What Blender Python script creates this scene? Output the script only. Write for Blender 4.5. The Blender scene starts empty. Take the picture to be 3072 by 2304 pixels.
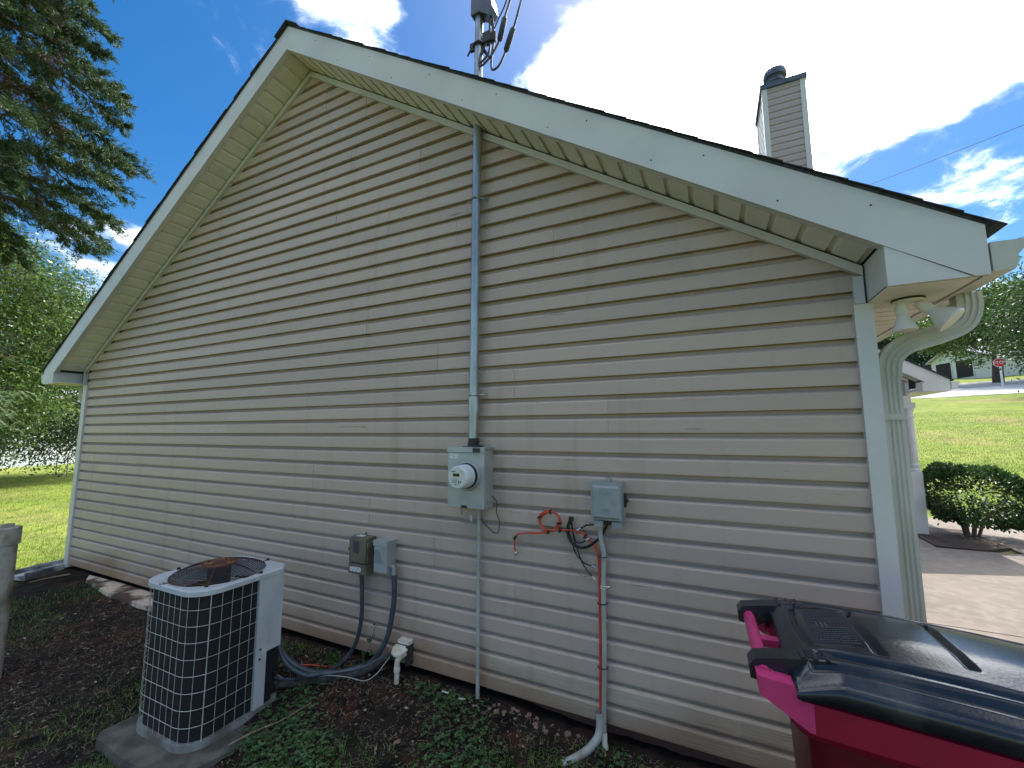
import bpy, bmesh, math, random
import numpy as np
from mathutils import Vector, Matrix
R = math.radians
random.seed(7); rng = np.random.default_rng(7)
scene = bpy.context.scene
col = scene.collection

# ------------------------------------------------------------------ camera
CAM = Vector((7.2223, -2.5121, 1.6105)); YAW, PIT, ROL = -0.4438, 0.1120, -0.0021
fwd = Vector((math.sin(YAW)*math.cos(PIT), math.cos(YAW)*math.cos(PIT), math.sin(PIT)))
rgt = Vector((math.cos(YAW), -math.sin(YAW), 0)); up = rgt.cross(fwd)
r2 = rgt*math.cos(ROL) + up*math.sin(ROL); u2 = up*math.cos(ROL) - rgt*math.sin(ROL)
cd = bpy.data.cameras.new('camera'); cam = bpy.data.objects.new('camera', cd); col.objects.link(cam)
M3 = Matrix((r2, u2, -fwd)).transposed()
cam.matrix_world = Matrix.Translation(CAM) @ M3.to_4x4()
cd.sensor_width = 36; cd.lens = 36*1261.27/3072; cd.clip_start = 0.02; cd.clip_end = 2000
scene.camera = cam

# ------------------------------------------------------------------ sky, sun, exposure
SUN_EL, SUN_AZ = R(56), R(3)
SKY_S, CLOUD_V = 0.15, 8.0
w = bpy.data.worlds.new('World'); scene.world = w; w.use_nodes = True
nt = w.node_tree; N = nt.nodes; LK = nt.links; N.clear()
def wn(t, **k):
    n = N.new(t)
    for a, b in k.items(): setattr(n, a, b)
    return n
def wmath(op, a, b=None, clamp=False):
    n = wn('ShaderNodeMath', operation=op, use_clamp=clamp)
    for i, v in enumerate((a, b)):
        if v is None: continue
        if isinstance(v, (int, float)): n.inputs[i].default_value = v
        else: LK.new(v, n.inputs[i])
    return n.outputs[0]
sky = wn('ShaderNodeTexSky', sky_type='NISHITA'); sky.sun_disc = False
sky.sun_elevation = SUN_EL; sky.sun_rotation = SUN_AZ; sky.altitude = 300; sky.air_density = 1.0; sky.dust_density = 0.6; sky.ozone_density = 2.0
tc = wn('ShaderNodeTexCoord'); nrm = wn('ShaderNodeVectorMath', operation='NORMALIZE'); LK.new(tc.outputs['Generated'], nrm.inputs[0])
sep = wn('ShaderNodeSeparateXYZ'); LK.new(nrm.outputs[0], sep.inputs[0])
den = wmath('ADD', wmath('MAXIMUM', sep.outputs[2], 0.0), 0.22)
cx = wmath('DIVIDE', sep.outputs[0], den); cy = wmath('DIVIDE', sep.outputs[1], den)
cmb = wn('ShaderNodeCombineXYZ'); LK.new(cx, cmb.inputs[0]); LK.new(cy, cmb.inputs[1]); cmb.inputs[2].default_value = 3.7
n1 = wn('ShaderNodeTexNoise'); n1.inputs['Scale'].default_value = 1.5; n1.inputs['Detail'].default_value = 9; n1.inputs['Roughness'].default_value = 0.56; n1.inputs['Distortion'].default_value = 0.35
LK.new(cmb.outputs[0], n1.inputs['Vector'])
n3 = wn('ShaderNodeTexNoise'); n3.inputs['Scale'].default_value = 5.2; n3.inputs['Detail'].default_value = 9; n3.inputs['Roughness'].default_value = 0.62; n3.inputs['Distortion'].default_value = 0.5
LK.new(cmb.outputs[0], n3.inputs['Vector'])
# the cumulus field of that day: where the banks stood and where it was clear (directions, radius, weight)
def ray_dir(dx, dy):                       # direction through a spot of the view, as a world direction
    v = fwd + r2*dx + u2*dy; return v.normalized()
BANKS = [((0.62, 0.98), 23, 0.21), ((0.36, 0.60), 12, 0.11), ((0.90, 0.62), 15, 0.16), ((-0.54, 0.90), 8.5, 0.62), ((-0.96, 0.30), 4.5, 0.34), ((-0.92,0.52), 2.0, 0.12), ((1.0, 0.35), 9, 0.12),
         ((-0.20, 0.84), 12, -0.30), ((-0.95, 0.62), 19, -0.32), ((1.18, 0.33), 8, -0.22), ((-0.75,0.8), 9, -0.2), ((0.0,0.78), 9, -0.25)]
mask = wmath('MULTIPLY_ADD', n1.outputs['Fac'], 2.6); mask.node.inputs[2].default_value = -0.80
fine = wmath('MULTIPLY_ADD', n3.outputs['Fac'], 1.25); fine.node.inputs[2].default_value = -0.625; mask = wmath('ADD', mask, fine)
for (dx, dy), rad, wt in BANKS:
    c = ray_dir(dx, dy)
    dp = wn('ShaderNodeVectorMath', operation='DOT_PRODUCT'); LK.new(nrm.outputs[0], dp.inputs[0]); dp.inputs[1].default_value = c
    mr = wn('ShaderNodeMapRange', interpolation_type='SMOOTHSTEP'); LK.new(dp.outputs['Value'], mr.inputs[0])
    mr.inputs[1].default_value = math.cos(R(rad*1.5)); mr.inputs[2].default_value = math.cos(R(rad*0.25)); mr.inputs[3].default_value = 0; mr.inputs[4].default_value = wt
    mask = wmath('ADD', mask, mr.outputs[0])
ramp = wn('ShaderNodeMapRange', interpolation_type='SMOOTHSTEP'); LK.new(mask, ramp.inputs[0]); ramp.inputs[1].default_value = 0.39; ramp.inputs[2].default_value = 0.96
n2 = wn('ShaderNodeTexNoise'); n2.inputs['Scale'].default_value = 2.6; n2.inputs['Detail'].default_value = 6; LK.new(cmb.outputs[0], n2.inputs['Vector'])
cr = wn('ShaderNodeValToRGB'); LK.new(n2.outputs['Fac'], cr.inputs[0])
cr.color_ramp.elements[0].position = 0.3; cr.color_ramp.elements[0].color = (0.72*CLOUD_V, 0.80*CLOUD_V, 0.86*CLOUD_V, 1)
cr.color_ramp.elements[1].position = 0.62; cr.color_ramp.elements[1].color = (CLOUD_V, CLOUD_V, CLOUD_V*0.99, 1)
mixc = wn('ShaderNodeMix', data_type='RGBA'); soft = wmath('POWER', ramp.outputs[0], 2.2); LK.new(soft, mixc.inputs['Factor'])
hsv = wn('ShaderNodeHueSaturation'); hsv.inputs['Saturation'].default_value = 1.42; hsv.inputs['Value'].default_value = 0.58; LK.new(sky.outputs[0], hsv.inputs['Color']); LK.new(hsv.outputs[0], mixc.inputs[6]); sdp = wn('ShaderNodeVectorMath', operation='DOT_PRODUCT'); LK.new(nrm.outputs[0], sdp.inputs[0])
sdp.inputs[1].default_value = (math.sin(SUN_AZ)*math.cos(SUN_EL), math.cos(SUN_AZ)*math.cos(SUN_EL), math.sin(SUN_EL))
glw = wn('ShaderNodeMapRange', interpolation_type='SMOOTHSTEP'); LK.new(sdp.outputs['Value'], glw.inputs[0]); glw.inputs[1].default_value = 0.15; glw.inputs[2].default_value = 1.0; glw.inputs[3].default_value = 0.62; glw.inputs[4].default_value = 4.2
cs = wn('ShaderNodeVectorMath', operation='SCALE'); LK.new(cr.outputs[0], cs.inputs[0]); LK.new(glw.outputs[0], cs.inputs['Scale'])   # sunlit cloud is brightest near the sun
LK.new(cs.outputs[0], mixc.inputs[7])
bg = wn('ShaderNodeBackground'); bg.inputs['Strength'].default_value = SKY_S; LK.new(mixc.outputs[2], bg.inputs[0])
wo = wn('ShaderNodeOutputWorld'); LK.new(bg.outputs[0], wo.inputs[0])
sl = bpy.data.lights.new('sun', 'SUN'); sl.energy = 3.2; sl.angle = R(0.55); sl.color = (1, 0.955, 0.88)
so = bpy.data.objects.new('sun', sl); col.objects.link(so); so.location = (0, 10, 20)
sv = Vector((math.sin(SUN_AZ)*math.cos(SUN_EL), math.cos(SUN_AZ)*math.cos(SUN_EL), math.sin(SUN_EL)))
so.rotation_euler = sv.to_track_quat('Z', 'Y').to_euler()
vs = scene.view_settings; vs.view_transform = 'Standard'; vs.look = 'None'; vs.exposure = 0.98; vs.gamma = 1; vs.use_curve_mapping = False
cy_ = scene.cycles; cy_.max_bounces = 8; cy_.diffuse_bounces = 4; cy_.glossy_bounces = 3; cy_.transparent_max_bounces = 6; cy_.caustics_reflective = False; cy_.caustics_refractive = False

# ------------------------------------------------------------------ materials
MATS = {}
def mat(name, color, rough=0.6, var=None, vscale=4.0, vlo=0.4, vhi=0.62, metal=0.0, bump=0.0, bscale=60.0, detail=5, stretch=(1, 1, 1), spec=0.5, island=0.0, extra=None, trans=0.0, var2=None, v2scale=25, v2lo=.55, v2hi=.7):
    if name in MATS: return MATS[name]
    m = bpy.data.materials.new(name); m.use_nodes = True; t = m.node_tree; n = t.nodes; l = t.links
    b = n['Principled BSDF']; b.inputs['Roughness'].default_value = rough; b.inputs['Metallic'].default_value = metal
    b.inputs['Specular IOR Level'].default_value = spec
    tcn = n.new('ShaderNodeTexCoord'); mp = n.new('ShaderNodeMapping'); mp.inputs['Scale'].default_value = stretch
    geo = n.new('ShaderNodeNewGeometry'); l.new(geo.outputs['Position'], mp.inputs[0])
    out = None
    rgb = n.new('ShaderNodeRGB'); rgb.outputs[0].default_value = (*color, 1); out = rgb.outputs[0]
    def layer(out, c2, sc, lo, hi, amt=1.0, det=detail):
        nz = n.new('ShaderNodeTexNoise'); nz.inputs['Scale'].default_value = sc; nz.inputs['Detail'].default_value = det; l.new(mp.outputs[0], nz.inputs['Vector'])
        mr = n.new('ShaderNodeMapRange'); mr.inputs[1].default_value = lo; mr.inputs[2].default_value = hi; mr.inputs[4].default_value = amt; l.new(nz.outputs['Fac'], mr.inputs[0])
        mx = n.new('ShaderNodeMix'); mx.data_type = 'RGBA'; l.new(mr.outputs[0], mx.inputs['Factor']); l.new(out, mx.inputs[6]); mx.inputs[7].default_value = (*c2, 1)
        return mx.outputs[2]
    if var is not None: out = layer(out, var, vscale, vlo, vhi)
    if var2 is not None: out = layer(out, var2, v2scale, v2lo, v2hi)
    if extra: out = extra(n, l, geo, mp, out, layer)
    if island:
        hs = n.new('ShaderNodeHueSaturation'); mr = n.new('ShaderNodeMapRange'); l.new(geo.outputs['Random Per Island'], mr.inputs[0])
        mr.inputs[3].default_value = 1-island; mr.inputs[4].default_value = 1+island; l.new(mr.outputs[0], hs.inputs['Value'])
        ml = n.new('ShaderNodeMath'); ml.operation = 'MULTIPLY'; ml.inputs[1].default_value = 7.31; l.new(geo.outputs['Random Per Island'], ml.inputs[0])
        fr = n.new('ShaderNodeMath'); fr.operation = 'FRACT'; l.new(ml.outputs[0], fr.inputs[0])
        m2 = n.new('ShaderNodeMapRange'); l.new(fr.outputs[0], m2.inputs[0]); m2.inputs[3].default_value = 0.475; m2.inputs[4].default_value = 0.525; l.new(m2.outputs[0], hs.inputs['Hue'])
        l.new(out, hs.inputs['Color']); out = hs.outputs[0]
    l.new(out, b.inputs['Base Color'])
    if bump:
        nz = n.new('ShaderNodeTexNoise'); nz.inputs['Scale'].default_value = bscale; nz.inputs['Detail'].default_value = 4; l.new(mp.outputs[0], nz.inputs['Vector'])
        bp = n.new('ShaderNodeBump'); bp.inputs['Strength'].default_value = bump; bp.inputs['Distance'].default_value = 0.01; l.new(nz.outputs['Fac'], bp.inputs['Height']); l.new(bp.outputs[0], b.inputs['Normal'])
    if trans:
        tr = n.new('ShaderNodeBsdfTranslucent'); l.new(out, tr.inputs[0]); ms = n.new('ShaderNodeMixShader'); ms.inputs[0].default_value = trans
        l.new(b.outputs[0], ms.inputs[1]); l.new(tr.outputs[0], ms.inputs[2]); l.new(ms.outputs[0], n['Material Output'].inputs[0])
    MATS[name] = m; return m

def clay_splash(top, colr, strength=1.0):
    def f(n, l, geo, mp, out, layer):        # red clay thrown up by rain: fades out above a ragged line
        sp = n.new('ShaderNodeSeparateXYZ'); l.new(geo.outputs['Position'], sp.inputs[0])
        nz = n.new('ShaderNodeTexNoise'); nz.inputs['Scale'].default_value = 1.6; nz.inputs['Detail'].default_value = 6; l.new(geo.outputs['Position'], nz.inputs['Vector'])
        a = n.new('ShaderNodeMath'); a.operation = 'MULTIPLY_ADD'; l.new(nz.outputs['Fac'], a.inputs[0]); a.inputs[1].default_value = -top*1.2; l.new(sp.outputs[2], a.inputs[2])
        mr = n.new('ShaderNodeMapRange'); mr.interpolation_type = 'SMOOTHSTEP'; l.new(a.outputs[0], mr.inputs[0]); mr.inputs[1].default_value = top*.05; mr.inputs[2].default_value = -top*.75; mr.inputs[3].default_value = 0; mr.inputs[4].default_value = strength
        mx = n.new('ShaderNodeMix'); mx.data_type = 'RGBA'; l.new(mr.outputs[0], mx.inputs['Factor']); l.new(out, mx.inputs[6]); mx.inputs[7].default_value = (*colr, 1)
        oi = n.new('ShaderNodeObjectInfo'); hv = n.new('ShaderNodeHueSaturation'); mo = n.new('ShaderNodeMapRange'); l.new(oi.outputs['Random'], mo.inputs[0]); mo.inputs[3].default_value = .93; mo.inputs[4].default_value = 1.07
        l.new(mo.outputs[0], hv.inputs['Value']); l.new(mx.outputs[2], hv.inputs['Color'])
        st = n.new('ShaderNodeTexNoise'); st.inputs['Scale'].default_value = 1.0; st.inputs['Detail'].default_value = 5; mps = n.new('ShaderNodeMapping'); mps.inputs['Scale'].default_value = (9, 1, .5); l.new(geo.outputs['Position'], mps.inputs[0]); l.new(mps.outputs[0], st.inputs['Vector'])
        ms = n.new('ShaderNodeMapRange'); l.new(st.outputs['Fac'], ms.inputs[0]); ms.inputs[1].default_value = .56; ms.inputs[2].default_value = .78; ms.inputs[4].default_value = .45
        mx2 = n.new('ShaderNodeMix'); mx2.data_type = 'RGBA'; l.new(ms.outputs[0], mx2.inputs['Factor']); l.new(hv.outputs[0], mx2.inputs[6]); mx2.inputs[7].default_value = (colr[0]*1.05, colr[1]*1.3, colr[2]*1.5, 1)
        return layer(mx2.outputs[2], (0.10, 0.085, 0.07), 38, 0.70, 0.76, 0.8)
    return f
m_siding = mat('siding_vinyl', (0.515, 0.41, 0.342), 0.42, var=(0.465, 0.37, 0.31), vscale=1.1, bump=0.10, bscale=220, stretch=(0.06, 1, 1), spec=0.4, extra=clay_splash(0.50, (0.30, 0.175, 0.105), 0.9))
m_siding_g = mat('siding_vinyl_grained', (0.50, 0.41, 0.325), 0.5, var=(0.42, 0.35, 0.275), vscale=26, vlo=.35, vhi=.7, bump=0.28, bscale=120, stretch=(0.05, 1, 1), spec=0.35, extra=clay_splash(0.40, (0.27, 0.165, 0.105), 0.85))
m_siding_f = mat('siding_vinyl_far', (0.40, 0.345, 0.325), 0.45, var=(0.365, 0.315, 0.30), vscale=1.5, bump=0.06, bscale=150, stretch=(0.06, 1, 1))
m_white = mat('white_trim', (0.60, 0.595, 0.58), 0.38, var=(0.54, 0.535, 0.52), vscale=2.2, var2=(0.55, 0.54, 0.48), v2scale=30, v2lo=.68, v2hi=.80, bump=0.05, bscale=90)
m_soffit = mat('soffit_vinyl', (0.74, 0.71, 0.635), 0.5, var=(0.66, 0.635, 0.565), vscale=3.0, bump=0.22, bscale=420)
m_gutter = mat('gutter_aluminium', (0.53, 0.525, 0.46), 0.4, var=(0.40, 0.40, 0.33), vscale=7, vlo=.45, vhi=.7, bump=0.05, bscale=60, stretch=(1, 1, .3))
m_shingle = mat('asphalt_shingle', (0.030, 0.032, 0.038), 0.9, var=(0.065, 0.065, 0.068), vscale=40, bump=0.5, bscale=300)
m_found = mat('foundation_block', (0.13, 0.055, 0.04), 0.95, var=(0.09, 0.045, 0.035), vscale=6, bump=0.5, bscale=40)
m_galv = mat('galvanised_steel', (0.42, 0.46, 0.49), 0.38, var=(0.30, 0.335, 0.36), vscale=9, metal=0.75, stretch=(2, 2, .5), bump=0.06, bscale=70)
m_flue = mat('flue_steel_dark', (0.10, 0.125, 0.165), 0.45, metal=0.4, var=(.07, .085, .11), vscale=6)
m_dark = mat('dark_metal', (0.03, 0.03, 0.032), 0.5, metal=0.3)
m_black = mat('black_rubber', (0.012, 0.012, 0.014), 0.5)
m_boxgrey = mat('painted_steel_grey', (0.42, 0.44, 0.445), 0.42, var=(0.345, 0.365, 0.37), vscale=7, metal=0.25, var2=(.22, .22, .2), v2scale=40, v2lo=.70, v2hi=.78, bump=0.04)
m_plgrey = mat('grey_plastic', (0.315, 0.34, 0.342), 0.5, var=(0.265, 0.288, 0.29), vscale=10, bump=0.08, bscale=150)
m_tan = mat('tan_plastic', (0.17, 0.15, 0.105), 0.4, var=(0.12, 0.105, 0.075), vscale=12)
m_pvcg = mat('grey_pvc', (0.42, 0.43, 0.40), 0.45, var=(0.34, 0.34, 0.31), vscale=9, var2=(.25, .17, .11), v2scale=7, v2lo=.62, v2hi=.8)
m_pvcw = mat('white_pvc', (0.74, 0.70, 0.60), 0.4, var=(0.55, 0.47, 0.34), vscale=14)
m_orange = mat('orange_jacket', (0.62, 0.085, 0.035), 0.4, var=(0.50, 0.06, 0.03), vscale=20)
m_steel = mat('bright_steel', (0.6, 0.6, 0.58), 0.3, metal=0.9)
m_copper = mat('copper_wire', (0.40, 0.16, 0.07), 0.45, metal=0.3)
m_glass = mat('meter_cover', (0.70, 0.74, 0.78), 0.12, spec=0.7, var=(0.6, .64, .68), vscale=8)
m_face = mat('meter_face', (0.62, 0.63, 0.58), 0.4)
m_lcd = mat('lcd_black', (0.006, 0.006, 0.007), 0.15)
m_paper = mat('sticker_paper', (0.68, 0.68, 0.66), 0.5, var=(0.35, .35, .35), vscale=60, vlo=.5, vhi=.6)
m_ink = mat('ink', (0.05, 0.05, 0.06), 0.6)
m_hose = mat('whip_hose', (0.055, 0.07, 0.095), 0.42, var=(0.04, 0.05, 0.065), vscale=20)
m_foam = mat('black_foam', (0.02, 0.02, 0.022), 0.85, var=(0.06, 0.055, 0.05), vscale=30, bump=0.5, bscale=90)
m_wire = mat('grey_wire', (0.35, 0.34, 0.31), 0.5)
m_acpaint = mat('unit_paint_grey', (0.50, 0.535, 0.56), 0.5, var=(0.43, 0.455, 0.475), vscale=9, var2=(.58, .60, .61), v2scale=18, v2lo=.5, v2hi=.75, stretch=(1, 1, .35), spec=.3, bump=.04)
m_grid = mat('guard_wire', (0.55, 0.57, 0.56), 0.4, metal=0.2, var=(.45, .42, .36), vscale=30)
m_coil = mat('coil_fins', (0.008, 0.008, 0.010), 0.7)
m_rust = mat('rusty_steel', (0.16, 0.065, 0.035), 0.7, var=(0.075, 0.025, 0.018), vscale=11, metal=0.2, var2=(.32, .13, .05), v2scale=16, v2lo=.56, v2hi=.68, bump=.2)
m_guard = mat('fan_guard_wire', (0.035, 0.025, 0.024), 0.55, var=(0.18, 0.07, 0.03), vscale=6, vlo=.5, vhi=.7, metal=.3)
m_conc_pad = mat('pad_concrete', (0.075, 0.07, 0.058), 0.95, var=(0.15, 0.138, 0.115), vscale=7, var2=(.05, .055, .04), v2scale=5, v2lo=.5, v2hi=.66, bump=.6, bscale=35)
m_conc = mat('concrete_walk', (0.215, 0.175, 0.14), 0.9, var=(0.18, 0.145, 0.118), vscale=1.1, var2=(.25, .21, .175), v2scale=9, v2lo=.45, v2hi=.7, bump=.25, bscale=90)
m_slab = mat('pale_slab', (0.66, 0.54, 0.42), 0.9, var=(0.10, 0.06, 0.04), vscale=3.6, vlo=.50, vhi=.60, bump=.4, bscale=50)
m_road = mat('road_pale', (0.46, 0.455, 0.46), 0.95, var=(0.40, 0.40, 0.41), vscale=.5, bump=.1, bscale=40)
m_bin = mat('bin_magenta', (0.13, 0.0015, 0.013), 0.40, var=(0.11, 0.0015, 0.010), vscale=5, spec=.45, bump=.03, bscale=160)
m_lid = mat('lid_black', (0.012, 0.015, 0.022), 0.22, var=(0.020, 0.024, 0.031), vscale=5, spec=.5, var2=(.075, .075, .072), v2scale=4.5, v2lo=.54, v2hi=.80, bump=.05, bscale=120)
m_pink = mat('bin_skylit_pink', (0.54, 0.045, 0.17), 0.42, var=(0.47, 0.035, 0.14), vscale=8)  # sky reflection on the handle parts put into the colour
m_rim = mat('bin_rim_crimson', (0.28, 0.004, 0.036), 0.38, var=(0.235, 0.004, 0.030), vscale=6)
m_emb = mat('lid_lettering', (0.055, 0.06, 0.07), 0.45)
m_wlet = mat('white_lettering', (0.62, 0.68, 0.72), 0.5)
m_ylet = mat('pale_yellow_stamp', (0.72, 0.66, 0.36), 0.5)
m_bulb = mat('bulb_white', (0.72, 0.70, 0.66), 0.35)
m_lens = mat('bulb_lens', (0.60, 0.58, 0.55), 0.25, bump=.3, bscale=200)
m_postw = mat('porch_paint', (0.78, 0.745, 0.71), 0.5, var=(.70, .665, .63), vscale=4)
m_farwhite = mat('far_house_white', (0.62, 0.64, 0.68), 0.6)
m_farroof = mat('far_roof', (0.42, 0.42, 0.44), 0.8, var=(.34, .34, .36), vscale=2)
m_dkopen = mat('open_bay_dark', (0.02, 0.018, 0.02), 0.9)
m_red = mat('sign_red', (0.55, 0.025, 0.04), 0.4)
m_swhite = mat('sign_white', (0.8, 0.8, 0.8), 0.4)
m_bark = mat('bark', (0.10, 0.075, 0.055), 0.95, var=(0.055, 0.042, 0.034), vscale=9, bump=.8, bscale=22, stretch=(1, 1, .3))
m_twig = mat('dead_twig', (0.20, 0.16, 0.13), 0.9, var=(.11, .085, .07), vscale=9)
m_leaf_con = mat('cypress_foliage', (0.070, 0.115, 0.045), 0.6, island=.5, trans=.25, spec=.3)
m_leaf_brn = mat('cypress_brown', (0.10, 0.065, 0.040), 0.8, island=.4, trans=.15, spec=.2)
m_leaf_a = mat('leaf_mid', (0.115, 0.185, 0.045), 0.32, island=.6, trans=.4, spec=.5)
m_leaf_b = mat('leaf_dark', (0.045, 0.090, 0.025), 0.35, island=.5, trans=.30, spec=.55)
m_leaf_m = mat('leaf_mimosa', (0.17, 0.25, 0.12), 0.5, island=.3, trans=.35)
m_leaf_r = mat('leaf_oak', (0.085, 0.15, 0.030), 0.45, island=.55, trans=.35)
m_leaf_p = mat('leaf_pine', (0.035, 0.070, 0.030), 0.6, island=.45, trans=.2)
m_leaf_h = mat('leaf_holly', (0.050, 0.105, 0.022), 0.28, island=.55, trans=.25, spec=.6)
m_mulch = mat('mulch', (0.045, 0.028, 0.022), 0.95, var=(.08, .05, .035), vscale=40, bump=.9, bscale=60)
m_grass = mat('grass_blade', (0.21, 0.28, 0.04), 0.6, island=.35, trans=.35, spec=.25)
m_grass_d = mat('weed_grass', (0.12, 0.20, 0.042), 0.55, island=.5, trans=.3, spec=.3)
m_clover = mat('clover_leaf', (0.075, 0.145, 0.052), 0.5, island=.6, trans=.25, spec=.4)
m_straw = mat('dry_straw', (0.17, 0.13, 0.09), 0.85, island=.6)
m_stone = mat('clay_stone', (0.19, 0.105, 0.08), 0.95, var=(.27, .18, .14), vscale=25, bump=.6, bscale=50)
m_stick = mat('dry_stick', (0.30, 0.22, 0.14), 0.9, var=(.2, .14, .09), vscale=30)
m_weed = mat('vine_leaf', (0.055, 0.125, 0.028), 0.35, island=.55, trans=.3, spec=.5)
m_splash = mat('splash_plastic', (0.09, 0.10, 0.11), 0.5, var=(.40, .42, .43), vscale=7, vlo=.42, vhi=.58)
m_pipe = mat('stained_pvc', (0.36, 0.34, 0.295), 0.6, var=(0.10, 0.085, 0.045), vscale=5.5, vlo=.46, vhi=.64, var2=(.22, .19, .13), v2scale=18, v2lo=.52, v2hi=.70, stretch=(1, 1, .6))
m_cable_blue = mat('service_cable', (0.03, 0.035, 0.05), 0.4)

def ground_mat():
    def f(n, l, geo, mp, out, layer):
        # lawn beyond the eaves, bare clay and thin weeds along the shaded gable side
        sp = n.new('ShaderNodeSeparateXYZ'); l.new(geo.outputs['Position'], sp.inputs[0])
        def rng_(sock, a, b):
            mr = n.new('ShaderNodeMapRange'); mr.interpolation_type = 'SMOOTHSTEP'; l.new(sock, mr.inputs[0]); mr.inputs[1].default_value = a; mr.inputs[2].default_value = b; return mr.outputs[0]
        nz = n.new('ShaderNodeTexNoise'); nz.inputs['Scale'].default_value = 1.7; nz.inputs['Detail'].default_value = 7; l.new(geo.outputs['Position'], nz.inputs['Vector'])
        jx = n.new('ShaderNodeMath'); jx.operation = 'MULTIPLY_ADD'; l.new(nz.outputs['Fac'], jx.inputs[0]); jx.inputs[1].default_value = 2.2; l.new(sp.outputs[0], jx.inputs[2])
        left = rng_(jx.outputs[0], 1.3, 0.5); right = rng_(jx.outputs[0], 11.5, 12.6)
        jy = n.new('ShaderNodeMath'); jy.operation = 'MULTIPLY_ADD'; l.new(nz.outputs['Fac'], jy.inputs[0]); jy.inputs[1].default_value = 3.0; l.new(sp.outputs[1], jy.inputs[2])
        front = rng_(jy.outputs[0], -1.0, -2.4); back = rng_(sp.outputs[1], 8, 10)
        mxs = left
        for s in (right, back):
            mm = n.new('ShaderNodeMath'); mm.operation = 'MAXIMUM'; l.new(mxs, mm.inputs[0]); l.new(s, mm.inputs[1]); mxs = mm.outputs[0]
        fm = n.new('ShaderNodeMath'); fm.operation = 'MULTIPLY'; l.new(front, fm.inputs[0]); fm.inputs[1].default_value = .12
        mm = n.new('ShaderNodeMath'); mm.operation = 'MAXIMUM'; l.new(mxs, mm.inputs[0]); l.new(fm.outputs[0], mm.inputs[1]); mxs = mm.outputs[0]
        g = n.new('ShaderNodeRGB'); g.outputs[0].default_value = (0.19, 0.25, 0.035, 1)
        g2 = layer(g.outputs[0], (0.26, 0.28, 0.06), .35, .42, .62)
        g2 = layer(g2, (0.10, 0.155, 0.026), 2.6, .52, .7)
        g2 = layer(g2, (0.33, 0.25, 0.12), .22, .58, .68, .7); g2 = layer(g2, (0.13, 0.15, 0.045), .8, .50, .66, .6)
        g2 = layer(g2, (0.07, 0.11, 0.02), 28, .5, .72)
        mx = n.new('ShaderNodeMix'); mx.data_type = 'RGBA'; l.new(mxs, mx.inputs['Factor']); l.new(out, mx.inputs[6]); l.new(g2, mx.inputs[7])
        return mx.outputs[2]
    return mat('ground_soil_and_lawn', (0.025, 0.018, 0.014), 0.95, var=(0.065, 0.028, 0.019), vscale=2.1, vlo=.52, vhi=.70, var2=(.010, .0085, .007), v2scale=9, v2lo=.48, v2hi=.62, bump=1.0, bscale=30, extra=f, spec=.15)
m_ground = ground_mat()

# ------------------------------------------------------------------ mesh helpers
def link(name, me, m, parent=None, smooth=False):
    o = bpy.data.objects.new(name, me); col.objects.link(o)
    if m is not None and not me.materials: me.materials.append(m)
    if parent is not None: o.parent = parent
    if smooth: me.polygons.foreach_set('use_smooth', [True]*len(me.polygons))
    return o
def obj(name, bm, m, parent=None, smooth=False, bevel=0, ang=40):
    if bevel:
        es = [e for e in bm.edges if len(e.link_faces) == 2 and e.calc_face_angle(0) > R(30)]
        bmesh.ops.bevel(bm, geom=es, offset=bevel, segments=2, affect='EDGES', profile=.6, clamp_overlap=True)
    bmesh.ops.recalc_face_normals(bm, faces=bm.faces)
    me = bpy.data.meshes.new(name); 
    if smooth:
        for e in bm.edges:
            if len(e.link_faces) == 2 and e.calc_face_angle(0) > R(ang): e.smooth = False
    bm.to_mesh(me); bm.free()
    return link(name, me, m, parent, smooth)
def nb(): return bmesh.new()
def thing(name, label, cat, loc=(0, 0, 0), rz=0, group=None):
    o = bpy.data.objects.new(name, None); col.objects.link(o); o.empty_display_size = .1
    o.location = loc; o.rotation_euler = (0, 0, rz)
    return tag(o, label, cat, group)
def tag(o, label, cat, group=None):
    o['label'] = label; o['category'] = cat
    if group: o['group'] = group
    return o
def kind(o, k, label=None): 
    o['kind'] = k
    if label: o['label'] = label
    return o
def box(bm, x0, x1, y0, y1, z0, z1, mtx=None):
    vs_ = [bm.verts.new((x, y, z)) for z in (z0, z1) for y in (y0, y1) for x in (x0, x1)]
    if mtx: 
        for v in vs_: v.co = mtx @ v.co
    for f in ((0, 2, 3, 1), (4, 5, 7, 6), (0, 1, 5, 4), (2, 6, 7, 3), (0, 4, 6, 2), (1, 3, 7, 5)): bm.faces.new([vs_[i] for i in f])
    return vs_
def prism(bm, poly, axis, a, b):
    """poly: 2-D points; axis 'y': (x,z) swept y a..b; 'z': (x,y) swept z; 'x': (y,z) swept x"""
    def P(p, t): return {'y': (p[0], t, p[1]), 'z': (p[0], p[1], t), 'x': (t, p[0], p[1])}[axis]
    A = [bm.verts.new(P(p, a)) for p in poly]; B = [bm.verts.new(P(p, b)) for p in poly]
    n = len(poly); bm.faces.new(A); bm.faces.new(B[::-1])
    for i in range(n): bm.faces.new((A[i], B[i], B[(i+1) % n], A[(i+1) % n]))
    return A+B
def spline(pts, n=8):
    P = [Vector(p) for p in pts]; P = [P[0]*2-P[1]]+P+[P[-1]*2-P[-2]]; out = []
    for i in range(1, len(P)-2):
        for k in range(n):
            t = k/n; a, b, c, d = P[i-1], P[i], P[i+1], P[i+2]
            out.append(.5*((2*b)+(-a+c)*t+(2*a-5*b+4*c-d)*t*t+(-a+3*b-3*c+d)*t**3))
    out.append(P[-2]); return out
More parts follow.
